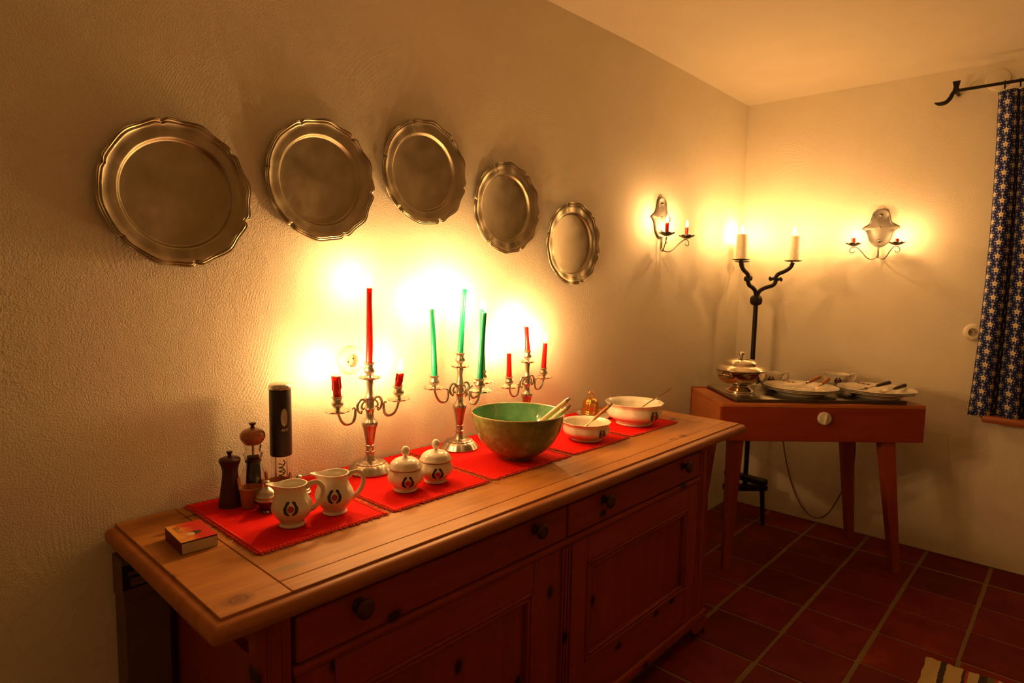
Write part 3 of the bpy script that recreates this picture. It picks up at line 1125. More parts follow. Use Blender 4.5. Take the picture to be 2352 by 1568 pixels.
# ------------------------------------------------------------------ sconces
def sconce(loc, rz, label):
    """local x along the wall, local -y out of the wall"""
    o = thing('wall_sconce', label, 'sconce', loc, rz)
    half = [(0, .102), (.022, .098), (.038, .084), (.046, .060), (.052, .036), (.062, .020), (.080, .008), (.092, .001), (.093, -.006), (.080, -.014), (.066, -.030), (.060, -.050), (.050, -.074), (.030, -.094), (0, -.104)]
    h2 = [(p.x, p.y) for p in smooth_path([(a, b, 0) for a, b in half], 4)]
    out = h2 + [(-x, z) for x, z in h2[-2:0:-1]]
    n = len(out)
    v_, f_ = [], []
    for sc_, y in ((1.0, -.010), (.985, -.015), (.93, -.0155), (.86, -.011), (.5, -.013), (.05, -.014)):
        v_ += [(x * sc_, y, z * sc_) for x, z in out]
    for k in range(5):
        for i in range(n):
            j = (i + 1) % n
            f_.append((k * n + i, k * n + j, (k + 1) * n + j, (k + 1) * n + i))
    f_.append(tuple(5 * n + i for i in range(n)))
    bk = len(v_)
    v_ += [(x, -.008, z) for x, z in out]
    for i in range(n):
        j = (i + 1) % n
        f_.append((bk + j, bk + i, i, j))
    f_.append(tuple(bk + i for i in range(n)))
    MB().add(v_, f_).build('back_plate', 'sconce_metal', o, ang=50)
    for z in (.068, 0, -.072):
        MB().lathe([(0, .006), (.005, .005), (.008, .002), (.009, 0)], 16, None, Matrix.Translation((0, -.0125, z)) @ toY).build('boss', 'sconce_metal', o)
    MB().box(-.0045, .0045, -.022, -.010, -.165, -.095, .002).build('stem', 'sconce_metal', o)
    res = []
    for s_ in (-1, 1):
        L_ = [(0.002, -.016, -.150), (.012, -.024, -.166), (.030, -.040, -.171), (.048, -.056, -.160), (.066, -.074, -.134), (.084, -.090, -.113), (.100, -.100, -.106), (.113, -.104, -.112), (.120, -.106, -.125), (.114, -.104, -.137), (.101, -.101, -.137), (.095, -.099, -.128)]
        P_ = smooth_path([(s_ * x, y, z) for x, y, z in L_], 6)
        MB().tube(P_, [.0032 - .0012 * i / len(P_) for i in range(len(P_))], 8).build('arm', 'sconce_metal', o)
        px = s_ * .103
        pr = [(0, -.004), (.010, -.004), (.024, .002), (.034, .0085), (.039, .0115), (.0395, .0125), (.038, .0128), (.030, .0095), (.018, .003), (0, .0015)]

        def fn(th, rr, z, i):
            k = max(0, rr / .039 - .5)
            return rr, z + .0045 * k * math.cos(8 * th)
        MB().lathe(pr, 48, fn, Matrix.Translation((px, -.101, -.098))).build('drip_pan', 'sconce_metal', o)
        MB().lathe([(0, .0), (.011, .0), (.0115, .016), (.0105, .0165), (.010, .012), (0, .012)], 20, None, Matrix.Translation((px, -.101, -.097))).build('candle_cup', 'sconce_metal', o)
        res.append(Matrix.Translation(loc) @ Matrix.Rotation(rz, 4, 'Z') @ Vector((px, -.101, -.082)))
    return res


SL = sconce((-1.033, wall_y(-1.033), 1.735), 0, 'tin wall sconce with two red stubs hung beside the pewter plates')
SRt = sconce((-.001, -.766, 1.728), -PI / 2, 'tin wall sconce with two red stubs hung near the blue curtain')
candle('candle_stub', 'short red candle in the sconce beside the plates, on its arm nearer the plates', SL[0], .042, .0095, .0095, 'red_wax', (.001, 0), .040, flame_r=.0056)
candle('candle_stub', 'short red candle in the sconce beside the plates, on its arm nearer the corner', SL[1], .036, .0095, .0095, 'red_wax', (0, 0), .038, flame_r=.0056)
candle('candle_stub', 'burnt down red candle in the sconce near the curtain, on its arm nearer the corner', SRt[0], .025, .0098, .0095, 'red_wax', (0, 0), .036, drip=1, flame_r=.0056)
candle('candle_stub', 'very low red candle in the sconce near the curtain, on its arm nearer the curtain', SRt[1], .016, .0098, .0095, 'red_wax', (0, 0), .036, drip=1, flame_r=.0056)

# ------------------------------------------------------------------ tall iron candle stand in the corner
ST = Vector((-.272, -.212, 0))
sa = R(-68.7)                            # heading of its first arm
st = thing('candle_stand', 'tall black iron candle stand with three arms in the room corner', 'candle stand', ST, 0)
MB().tube([(.008, .006, .2), (.004, .003, .7), (0, 0, 1.295)], [.014, .0135, .013], 14).build('pole', 'iron', st)
MB().lathe(smooth_prof([(0, 1.285), (.018, 1.286), (.032, 1.296), (.036, 1.312), (.034, 1.330), (.024, 1.342), (.014, 1.346), (.012, 1.352), (0, 1.356)], 4), 8).build('knot', 'iron', st, ang=25)
for zb, a in ((.175, sa + R(24)), (.235, sa - R(28))):
    ca, sn = math.cos(a), math.sin(a)
    mx = Matrix.Translation((0.008, 0.006, zb)) @ Matrix.Rotation(a, 4, 'Z')
    MB().box(-.132, .132, -.026, .026, 0, .038, .012, 3, mx).build('crossbar', 'black_wood', st)
    for s_ in (-1, 1):
        MB().tube([mx @ Vector((s_ * .105, 0, .004)), mx @ Vector((s_ * .122, 0, -zb))], [.015, .011], 8).build('leg', 'black_wood', st)
stand_c = []
for k, lb in enumerate(('on the arm nearer the back wall sconce', 'on the rear arm over the corner', 'on the arm nearer the left wall sconce')):
    a = sa + k * 2 * PI / 3
    ca, sn = math.cos(a), math.sin(a)
    L_ = [(.004, 1.345), (.018, 1.372), (.048, 1.390), (.082, 1.402), (.098, 1.422), (.098, 1.446), (.110, 1.468), (.146, 1.486), (.172, 1.508), (.184, 1.536)]
    P_ = smooth_path([(u * ca, u * sn, z) for u, z in L_], 5)
    ar = MB().tube(P_, [.012] * len(P_), 8)
    for (u0, z0, s_) in ((.098, 1.434, 1), (.098, 1.446, -1)):
        curl = [(u0, z0), (u0 + .016 * s_, z0 + .004 * s_), (u0 + .026 * s_, z0 + .010 * s_), (u0 + .030 * s_, z0 + .002 * s_), (u0 + .024 * s_, z0 - .004 * s_)]
        ar.tube(smooth_path([(u * ca, u * sn, z) for u, z in curl], 4), .0085, 7)
    ar.build('arm', 'iron', st)
    pos = Vector((.184 * ca, .184 * sn, 1.538))
    MB().lathe([(0, 0), (.030, .001), (.046, .006), (.048, .008), (.046, .009), (.028, .004), (0, .004)], 10, None, Matrix.Translation(pos)).build('drip_pan', 'iron', st, ang=20)
    candle('pillar_candle', 'thick ivory candle ' + lb + ' of the iron stand', ST + pos + Vector((0, 0, .012)), .138, .029, .028, 'white_wax', (0, 0), .046, 'ivory candles on the iron stand', flame_r=.0075)

# ------------------------------------------------------------------ tableware on the sideboard
def emblem(parent, prof, z0, size, th0=0.0, fn=None):
    """two dark creatures bent round a red five-petalled rose, laid on a turned surface"""
    def onto(u, v, off):
        z = z0 + v
        r = lerp_prof(prof, z) + off
        th = th0 + u / max(r, .005)
        return Vector((r * math.cos(th), r * math.sin(th), z))
    mb_ = MB()
    for s_ in (-1, 1):
        n = 24
        v_, f_ = [], []
        for i in range(n + 1):
            t = i / n
            a = R(52) - R(126) * t
            c = .80
            hw = .10 + .150 * math.sin(PI * min(1, t * 1.02)) ** .6 + .030 * math.sin(t * 21)
            for rr in (c - hw * .95, c + hw * .9):
                v_.append(onto(s_ * rr * size * math.cos(a), rr * size * math.sin(a), .0005))
            if i:
                q = 2 * i
                f_.append((q - 2, q - 1, q + 1, q))
        mb_.add(v_, f_)
        n = 14
        hx, hy, ra, rb_, ro = .44, .80, .32, .20, R(-38)
        v_ = [onto(s_ * hx * size, hy * size, .0005)]
        for i in range(n):
            q = 2 * PI * i / n
            x = hx + ra * math.cos(q) * math.cos(ro) - rb_ * math.sin(q) * math.sin(ro)
            y = hy + ra * math.cos(q) * math.sin(ro) + rb_ * math.sin(q) * math.cos(ro)
            v_.append(onto(s_ * x * size, y * size, .0005))
        mb_.add(v_, [(0, 1 + i, 1 + (i + 1) % n) for i in range(n)])
    mb_.build('emblem', 'black_print', parent, fix=False, label='dark emblem of two figures bent round a red rose')
    rs = MB()
    n = 30
    v_ = [onto(0, .02 * size, .0006)]
    for i in range(n):
        a = 2 * PI * i / n + PI / 2
        rr = size * (.40 + .045 * abs(math.cos(2.5 * (a - PI / 2))))
        v_.append(onto(rr * math.cos(a), rr * math.sin(a) + .02 * size, .0006))
    rs.add(v_, [(0, 1 + i, 1 + (i + 1) % n) for i in range(n)])
    rs.build('rose', 'red_print', parent, fix=False)


def jug(loc, label, s=1.0, turn=0.0):
    o = thing('milk_jug', label, 'jug', loc, face_cam(loc[0], loc[1]) + turn, 'cream jugs')
    outer = smooth_prof([(.030, 0), (.034, .001), (.0345, .004), (.031, .008), (.032, .013), (.043, .024), (.0515, .038), (.053, .048), (.049, .061), (.041, .075), (.0365, .088), (.037, .099), (.040, .106)], 4)
    outer = [(r * s * .94, z * s) for r, z in outer]
    inner = [(r - .0030, max(z, .010)) for r, z in outer[::-1]]
    prof = [(0.0002, .002)] + outer + inner + [(.0002, .010)]
    zt = outer[-1][1]

    def fn(th, r, z, i):
        d = ((th + PI / 2 + PI) % (2 * PI)) - PI          # spout on the left of the face
        k = max(0, (z - .055 * s) / (zt - .055 * s)) ** 2.2
        lobe = math.exp(-(d / .36) ** 2)
        flat = -.05 * k * math.exp(-((abs(d) - .85) / .4) ** 2)
        ribs = 1 + .010 * math.cos(8 * th) * math.sin(PI * min(1, z / zt))
        return r * (1 + .62 * k * lobe + flat) * ribs, z + .004 * s * k * lobe 
    MB().lathe(prof, 72, fn).build('body', 'cream', o, ang=60)
    hp = [(.0, .039, .093), (0, .052, .102), (0, .066, .104), (0, .078, .097), (0, .084, .083), (0, .081, .066), (0, .071, .050), (0, .059, .038), (0, .049, .034)]
    P_ = smooth_path([(x * s, (y - .004) * s * .94, z * s) for x, y, z in hp], 5)
    MB().tube(P_, [.0062 * s if i > 4 else .0075 * s for i in range(len(P_))], 10, flat=.75).build('handle', 'cream', o)
    emblem(o, [(lerp_prof(outer, z / 50 * zt) * 1.004 + .0004, z / 50 * zt) for z in range(51)], .055 * s, .0175 * s, R(-4))
    return o


jug((-3.212, -.300, ZM), 'cream porcelain jug with spout, nearer the matchbox', .93)
jug((-3.100, -.300, ZM), 'cream porcelain jug with spout, nearer the sugar bowls', .94, R(4))


def sugar_bowl(loc, label, s=1.0):
    o = thing('sugar_bowl', label, 'sugar bowl', loc, face_cam(loc[0], loc[1]), 'lidded cream sugar bowls')
    outer = smooth_prof([(.028, 0), (.032, .001), (.0325, .004), (.030, .008), (.034, .014), (.045, .026), (.0485, .036), (.046, .048), (.0415, .058), (.040, .063)], 4)
    outer = [(r * s, z * s) for r, z in outer]
    prof = [(.0002, .002)] + outer + [(r - .003, max(z, .008)) for r, z in outer[::-1]] + [(.0002, .008)]

    def fn(th, r, z, i):
        return r * (1 + .012 * math.cos(8 * th) * min(1, z / .03)), z
    MB().lathe(prof, 64, fn).build('body', 'cream', o, ang=60)
    lid = [(.038, .0615), (.0435, .0625), (.0455, .0645), (.0455, .0665), (.0425, .072), (.037, .081), (.026, .088), (.013, .091), (.0055, .092)]
    kn = [(.0055, .092), (.0058, .096), (.0095, .101), (.0118, .108), (.0105, .115), (.006, .121), (0.0002, .123)]
    ld = MB().lathe([(r * s, z * s) for r, z in smooth_prof(lid, 4)], 64, lambda th, r, z, i: (r * (1 + .012 * math.cos(8 * th)), z)).build('lid', 'cream', o, ang=60)
    MB().lathe([(r * s, z * s) for r, z in smooth_prof(kn, 4)], 24).build('knob', 'cream', ld)
    MB().lathe([(.0412 * s, .0598 * s), (.0426 * s, .0605 * s), (.0412 * s, .0617 * s)], 48).build('rim_line', 'band', o)
    emblem(o, [(lerp_prof(outer, z / 50 * .063 * s) * 1.008 + .0004, z / 50 * .063 * s) for z in range(51)], .033 * s, .0165 * s, R(8))
    return o


sugar_bowl((-2.874, -.290, ZM), 'lidded cream sugar bowl, the one nearer the cream jugs', 1.0)
sugar_bowl((-2.766, -.290, ZM), 'lidded cream sugar bowl, the one nearer the green bowl', 1.0)

# big green bowl
gl = (-2.410, -.285, ZM)
gb = thing('salad_bowl', 'big green glazed ceramic bowl with salad servers in it', 'bowl', gl, face_cam(*gl[:2]))
go = smooth_prof([(.048, 0), (.052, .002), (.053, .006), (.072, .014), (.105, .038), (.130, .072), (.145, .108), (.1525, .142), (.1535, .150)], 5)
MB().lathe([(.0002, .004)] + go, 72).build('outside', 'green_out', gb)
MB().lathe([(.1535, .150), (.1540, .1515), (.1525, .1530), (.1500, .1525), (.149, .150)], 72).build('rim', 'green_rim', gb)
gi = [(r - .005, z) for r, z in go[::-1] if z > .022]
MB().lathe([(.149, .150)] + gi[1:] + [(.07, .022), (.03, .017), (.0002, .016)], 72).build('inside', 'green_in', gb)


def server(name, tip, end, label, handle_mat, cap_mat, hl=.12, bowl=True, cat='server', rh=.0062):
    """tip = lower end, end = handle end (world)"""
    tip, end = Vector(tip), Vector(end)
    d = (end - tip).normalized()
    o = thing(name, label, cat, tip)
    L = (end - tip).length
    a = d * (L - hl)
    MB().tube([d * .03, d * .05, a - d * .01, a + d * .004], [.0028, .0026, .0032, .0052], 8).build('shaft', 'silver', o)
    MB().tube([a, a + d * .01, a + d * (hl * .5), a + d * (hl - .018)], [rh * .8, rh * .92, rh * 1.1, rh], 10).build('handle', handle_mat, o)
    MB().tube([a + d * (hl - .018), a + d * (hl - .012), a + d * hl], [rh * 1.06, rh * 1.0, rh * .45], 10).build('end_cap', cap_mat, o)
    if bowl:
        n = d.cross(Vector((0, 0, 1))).normalized()
        up_ = n.cross(d).normalized()
        v_, f_ = [], []
        for i in range(9):
            t = i / 8
            wv_ = .021 * math.sin(PI * (.08 + .88 * t)) ** .7
            for k in range(7):
                q = k / 6 * 2 - 1
                v_.append(d * (-.012 + .055 * t) + n * (wv_ * q) - up_ * (.007 * (1 - q * q) * math.sin(PI * t)))
        for i in range(8):
            for k in range(6):
                q = i * 7 + k
                f_.append((q, q + 1, q + 8, q + 7))
        b_ = MB().add(v_, f_)
        n0 = len(b_.v)
        b_.v += [p + up_ * .0014 for p in b_.v[:n0]]
        b_.f += [tuple(i + n0 for i in f[::-1]) for f in b_.f[:]]
        b_.build('spoon_bowl', 'silver', o)
    return o


def in_bowl(c, a, r, z):
    return (c[0] + math.cos(a) * r, c[1] + math.sin(a) * r, c[2] + z)


across = math.atan2(rt0.y, rt0.x)
server('salad_server', in_bowl(gl, across + R(215), .050, .030), in_bowl(gl, across + R(6), .172, .196), 'bone handled salad server in the green bowl, leaning higher against its rim', 'bone', 'silver', .135, rh=.0072)
server('salad_server', in_bowl(gl, across + R(245), .050, .030), in_bowl(gl, across - R(2), .172, .178), 'bone handled salad server in the green bowl, lying lower against its rim', 'bone', 'silver', .130, rh=.0070)


def white_bowl(loc, label, s, eth):
    o = thing('serving_bowl', label, 'bowl', loc, face_cam(*loc[:2]), 'white serving bowls')
    outer = smooth_prof([(.052, 0), (.056, .001), (.0565, .004), (.055, .008), (.066, .014), (.081, .024), (.086, .034), (.0845, .048), (.083, .056), (.086, .063), (.0905, .068)], 4)
    outer = [(r * s, z * s) for r, z in outer]
    prof = [(.0002, .003)] + outer + [(outer[-1][0] - .0015, outer[-1][1] + .0012)] + [(r - .0036, max(z, .012)) for r, z in outer[::-1]] + [(.0002, .010)]

    def fn(th, r, z, i):
        return r * (1 + .008 * math.cos(12 * th) * min(1, z / .02)), z
    MB().lathe(prof, 96, fn).build('body', 'cream', o, ang=60)
    emblem(o, [(lerp_prof(outer, z / 50 * .068 * s) * 1.006 + .0004, z / 50 * .068 * s) for z in range(51)], .035 * s, .0150 * s, eth)
    return o


w1 = (-2.052, -.305, ZM)
w2 = (-1.690, -.285, ZM)
white_bowl(w1, 'smaller cream serving bowl with a wooden handled spoon in it', 1.0, R(42))
white_bowl(w2, 'larger cream serving bowl with a plain silver spoon in it', 1.32, R(46))
server('serving_spoon', in_bowl(w1, across + R(200), .030, .028), in_bowl(w1, across + R(12), .098, .132), 'serving spoon with brown wooden handle in the smaller cream bowl', 'knife_wood', 'silver', .095, cat='spoon', rh=.0060)
server('serving_spoon', in_bowl(w2, across + R(180), .020, .030), in_bowl(w2, across + R(8), .160, .150), 'plain silver spoon in the larger cream bowl', 'silver', 'silver', .085, cat='spoon', rh=.0042)

# bell on a flowered trivet
bl = (-1.700, -.072)
tv = MB().lathe([(.0002, 0), (.088, 0), (.095, .002), (.097, .007), (.094, .009), (.088, .0075), (.0002, .007)], 64).build('trivet', 'trivet')
tv.location = (-1.66, -.088, ZM + .0002)
tag(tv, 'round flowered trivet lying under the brass bell', 'trivet')
be = thing('bell', 'embossed brass bell with ring handle behind the white bowls', 'bell', (bl[0], bl[1], ZM + .0082), face_cam(*bl))
bp = smooth_prof([(.040, 0), (.041, .002), (.040, .006), (.037, .016), (.0355, .028), (.034, .042), (.031, .054), (.025, .064), (.015, .070), (.006, .073), (.0002, .074)], 4)


def bfn2(th, r, z, i):
    k = 1 if .006 < z < .062 else 0
    return r * (1 + k * .030 * math.sin(11 * th + 260 * z) * math.sin(7 * th - 330 * z) + k * .018 * math.sin(z * 700)), z


MB().lathe(bp, 120, bfn2).build('body', 'brass', be, ang=70)
MB().tube([(0, .011 * math.cos(a), .084 + .012 * math.sin(a)) for a in [2 * PI * k / 20 for k in range(21)]], .0028, 8).build('ring_handle', 'brass', be)

# dark pepper mill
o = thing('pepper_mill', 'dark stained waisted wooden pepper mill next to the glass mill', 'pepper mill', (-3.260, -.078, ZM))
MB().lathe(smooth_prof([(.0002, 0), (.027, 0), (.0285, .003), (.0265, .020), (.0225, .048), (.0195, .072), (.0185, .088), (.0205, .100), (.0240, .110), (.0250, .113)], 4), 40).build('body', 'dark_wood', o)
MB().lathe(smooth_prof([(.0245, .1135), (.0255, .117), (.0235, .121), (.014, .125), (.0002, .126)], 4), 40).build('cap', 'dark_wood', o)
MB().lathe(smooth_prof([(.0052, .125), (.0045, .129), (.0050, .132), (.0072, .136), (.0070, .139), (.0002, .140)], 3), 20).build('finial', 'dark_wood', o)

# glass pepper mill
o = thing('pepper_mill', 'glass pepper mill with round honey coloured wooden head', 'pepper mill', (-3.192, -.060, ZM))
gp = smooth_prof([(.032, 0), (.034, .004), (.033, .010), (.031, .016), (.033, .030), (.0335, .045), (.031, .062), (.024, .082), (.0205, .098), (.0215, .106), (.0245, .112), (.0245, .116), (.0205, .121), (.0205, .130), (.0225, .134), (.0225, .138), (.019, .142)], 4)
gi2 = [(r - .0045, z) for r, z in gp[::-1]]
MB().lathe(gp + gi2 + [gp[0]], 40).build('jar', 'glass', o)
MB().lathe(smooth_prof([(.0002, .006), (.020, .006), (.0195, .030), (.018, .060), (.0165, .085), (.015, .108), (.0002, .112)], 4), 24).build('peppercorns', 'peppercorns', o, kind='stuff')
MB().tube([(0, 0, .11), (0, 0, .145)], .003, 8).build('spindle', 'steel', o)
MB().lathe(smooth_prof([(.0002, .142), (.018, .1425), (.024, .147), (.0295, .156), (.0310, .164), (.0285, .173), (.021, .180), (.010, .184), (.0002, .1845)], 5), 40).build('head', 'olive_wood', o)
MB().lathe(smooth_prof([(.0068, .1835), (.0048, .188), (.0050, .191), (.0085, .195), (.0085, .198), (.0002, .199)], 3), 20).build('finial', 'dark_wood', o)

# electric corkscrew
wl = (-3.116, -.062, ZM)
o = thing('electric_corkscrew', 'black electric corkscrew with silver button and clear base standing against the wall', 'corkscrew', wl, face_cam(*wl[:2]))
RC = .0285
MB().lathe([(.0255, 0), (.0265, .002), (.0262, .10), (.0240, .10), (.0240, .002), (.0255, 0)], 48).build('clear_base', 'glass', o)
cw = [(.006 * math.cos(a), .006 * math.sin(a), .018 + .010 * a / (2 * PI)) for a in [k * PI / 8 for k in range(0, 16 * 6)]]
MB().tube(cw, .0016, 6).build('spiral', 'steel', o)
for dy in (-.014, .014):
    MB().box(-.003, .003, dy - .002, dy + .002, .004, .10).build('guide_rod', 'chrome', o)
for k in range(3):
    z = .084 - .024 * k
    MB().add([(.0272, .004, z + .008), (.0272, .007, z + .008), (.0272, .011, z), (.0272, .007, z - .008), (.0272, .004, z - .008), (.0272, .008, z)], [(0, 1, 2, 5), (5, 2, 3, 4)]).build('arrow_mark', 'black_print', o, fix=False)
MB().lathe([(.0002, .099), (RC - .002, .099), (RC, .101), (RC, .280), (.0002, .281)], 56).build('body', 'black_rubber', o)
MB().lathe([(RC, .2795), (RC + .0006, .281), (RC + .0006, .287), (RC - .001, .291), (.022, .2945), (.0002, .296)], 56).build('top_cap', 'chrome', o)


def on_cyl(y, z, off):
    a = y / RC
    return Vector(((RC + off) * math.cos(a), (RC + off) * math.sin(a), z))


for sc2, off, nm, mt in ((1.0, .0011, 'button_ring', 'chrome'), (.82, .0022, 'button', 'chrome')):
    n = 32
    v_ = [on_cyl(.009, .206, off + .0006)] + [on_cyl(.009 + sc2 * .0088 * math.cos(2 * PI * i / n), .206 + sc2 * .0235 * math.sin(2 * PI * i / n), off) for i in range(n)]
    v_ += [on_cyl(.009 + sc2 * .0095 * math.cos(2 * PI * i / n), .206 + sc2 * .0242 * math.sin(2 * PI * i / n), -.0005) for i in range(n)]
    f_ = [(0, 1 + i, 1 + (i + 1) % n) for i in range(n)] + [(1 + i, 1 + n + i, 1 + n + (i + 1) % n, 1 + (i + 1) % n) for i in range(n)]
    MB().add(v_, f_).build(nm, mt, o)
tv_, tf_ = text_mesh('ADE', .0095)
MB().add([on_cyl(.010 + p.x, .172 + p.y, .0005) for p in tv_], tf_).build('lettering', 'chrome', o, fix=False, smooth=False)


# little wooden buckets with upright lugs
def bucket(loc, label, rz):
    o = thing('wooden_cup', label, 'cup', loc, rz, 'little wooden cups')
    MB().lathe([(.0002, 0), (.0215, 0), (.0222, .002), (.0272, .049), (.0275, .051), (.0262, .0515), (.0205, .006), (.0002, .005)], 40).build('body', 'cup_wood', o)
    for s_ in (-1, 1):
        for dy in (-.0035, .0035):
            MB().box(-.0022, .0022, dy - .0026, dy + .0026, 0, .031, .001, 1, Matrix.Translation((s_ * .0268, 0, .042)) @ Matrix.Rotation(s_ * R(8), 4, 'Y')).build('lug', 'cup_wood', o, smooth=False)
    return o


bucket((-3.228, -.122, ZM), 'little wooden cup with upright lugs in front of the glass mill', across)
bucket((-3.153, -.116, ZM), 'little wooden cup with upright lugs in front of the corkscrew', across + R(5))


def salt_pot(loc, label):
    o = thing('salt_pot', label, 'salt pot', loc, 0.3, 'glass salt pots')
    fnf = lambda th, r, z, i: (r * (1 + .02 * math.cos(8 * th)), z)
    MB().lathe([(.0002, 0), (.019, 0), (.021, .002), (.027, .012), (.0285, .022), (.028, .027), (.0255, .027), (.0245, .014), (.019, .006), (.0002, .005)], 48, fnf).build('jar', 'glass', o, ang=20)
    MB().lathe([(.0002, .0065), (.017, .007), (.022, .014), (.0225, .018), (.0002, .020)], 24).build('salt', 'ivory', o, kind='stuff')
    ld = MB().lathe(smooth_prof([(.0275, .0275), (.0290, .0290), (.0285, .033), (.0262, .0345), (.0272, .038), (.0255, .0415), (.0238, .0420), (.0185, .050), (.0095, .057), (.0040, .060)], 4), 40).build('lid', 'pewter', o)
    MB().lathe(smooth_prof([(.0038, .0595), (.0036, .063), (.0065, .066), (.0075, .070), (.0060, .0745), (.0002, .0765)], 4), 20).build('knob', 'pewter', ld)
    return o


salt_pot((-3.212, -.175, ZM), 'glass salt pot with domed pewter lid, beside the nearer wooden cup')
salt_pot((-3.134, -.190, ZM), 'glass salt pot with domed pewter lid, half hidden behind the cream jug')

# matchbox
ml = (-3.412, -.232)
mbx_ = thing('matchbox', 'red and yellow matchbox lying on the bare end of the sideboard', 'matchbox', (ml[0], ml[1], T + .0003), R(-3))
sleeve = MB()
sleeve.box(-.036, .036, -.055, .055, .0255, .0265)
sleeve.build('sleeve_top', 'match', mbx_, smooth=False)
sl = MB()
sl.box(-.036, .036, -.055, .055, 0, .0008)
sl.box(-.036, -.0352, -.055, .055, 0, .0255)
sl.box(.0352, .036, -.055, .055, 0, .0255)
sl.build('sleeve', 'match_side', mbx_, smooth=False)
tr = MB()
tr.box(-.0345, .0345, -.0565, -.0553, .001, .0232)
tr.box(-.0345, .0345, -.0553, .052, .001, .002)
tr.box(-.0345, -.0337, -.0553, .052, .002, .0225)
tr.box(.0337, .0345, -.0553, .052, .002, .0225)
tr.build('tray', 'white_card', mbx_, smooth=False)
tv_, tf_ = text_mesh('SOLUS', .0135)
mz = Matrix.Translation((-.021, .022, .02665)) @ Matrix.Rotation(R(-90), 4, 'Z')
MB().add([mz @ p for p in tv_], tf_).build('lettering', 'black_print', mbx_, fix=False, smooth=False)


def blob(cx, cy, a, b, z, mat, nm, rot=0):
    v_ = [(cx, cy, z)] + [(cx + a * math.cos(t) * math.cos(rot) - b * math.sin(t) * math.sin(rot), cy + a * math.cos(t) * math.sin(rot) + b * math.sin(t) * math.cos(rot), z) for t in [2 * PI * k / 20 for k in range(20)]]
    MB().add(v_, [(0, 1 + i, 1 + (i + 1) % 20) for i in range(20)]).build(nm, mat, mbx_, fix=False, smooth=False)


blob(.001, -.016, .016, .011, .02662, 'peppercorns', 'printed_picture', R(10))
blob(-.006, -.018, .008, .010, .02668, 'bone', 'printed_picture', R(20))

# ------------------------------------------------------------------ warming table across the corner
TA = math.atan2(-.713, .701)
TZ = .84
LF = Vector((-1.076, -.390, 0))
TL, TD = .9976, .46
wt = thing('warming_table', 'cherry wood warming table with splayed legs set across the corner', 'table', LF, TA)
MB().box(0, TL, 0, .018, .658, TZ - .018, .002).build('front_board', 'cherry', wt, smooth=False)
MB().box(0, TL, TD - .018, TD, .658, TZ + .004, .002).build('back_board', 'cherry', wt, smooth=False)
MB().box(0, .018, .0185, TD - .0185, .658, TZ - .018, .002).build('side_board', 'cherry_light', wt, smooth=False)  # left side: lighter wood colour paints in the orange light falling on it
MB().box(TL - .018, TL, .0185, TD - .0185, .658, TZ - .018, .002).build('side_board', 'cherry', wt, smooth=False)
for (a, b, c, d) in ((0, TL, 0, .045), (0, .075, .0455, TD - .0185), (TL - .075, TL, .0455, TD - .0185)):
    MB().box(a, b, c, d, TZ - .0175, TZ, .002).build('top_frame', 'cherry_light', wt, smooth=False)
MB().box(.076, TL - .076, .046, TD - .019, TZ - .03, TZ - .002).build('bed', 'cherry', wt, smooth=False)
legs = [((.092, .045), (.080, .050)), ((TL - .165, .045), (TL - .078, .022)), ((TL - .155, TD - .06), (TL - .066, TD - .024)), ((.110, TD - .06), (.060, TD - .03))]
for (tx, ty), (bx_, by_) in legs:
    a, b = .034, .018
    MB().hexa([(bx_ - b, by_ - b, 0), (bx_ + b, by_ - b, 0), (bx_ + b, by_ + b, 0), (bx_ - b, by_ + b, 0)],
              [(tx - a, ty - .026, .70), (tx + a, ty - .026, .70), (tx + a, ty + .026, .70), (tx - a, ty + .026, .70)]).build('leg', 'cherry_leg', wt, smooth=False)
kx = Matrix.Translation((.498, 0, .774)) @ toY
kb = MB().lathe([(.031, 0), (.031, .012), (.029, .016), (.0002, .017)], 36, None, kx).build('dial', 'ivory', wt)
MB().box(-.0055, .0055, -.026, .026, .016, .026, .003, 2, kx @ Matrix.Rotation(R(-8), 4, 'Z')).build('grip', 'ivory', kb)
MB().box(.082, TL - .082, .030, TD - .022, TZ + .0005, TZ + .018, .004, 2).build('hot_plate', 'steel', wt)
MB().box(.079, TL - .079, .026, .030, TZ + .0005, TZ + .016, .001).build('plate_edge', 'dark_metal', wt)
cbw = [(-.42, -.47, .66), (-.20, -.40, .60), (-.05, -.34, .46), (-.03, -.388, .233), (-.03, -.46, .088), (-.03, -.537, .034), (-.03, -.607, .074), (-.03, -.669, .208), (-.03, -.708, .308), (-.04, -.73, .44), (-.10, -.74, .58), (-.15, -.76, .66)]
tinv = (Matrix.Translation(LF) @ Matrix.Rotation(TA, 4, 'Z')).inverted()
cb = [tinv @ Vector(q) for q in cbw]
MB().tube(smooth_path(cb, 8), .0040, 7).build('power_cord', 'cable', wt)


def tb(a, d, z):
    return Matrix.Translation(LF) @ Matrix.Rotation(TA, 4, 'Z') @ Vector((a, d, z))


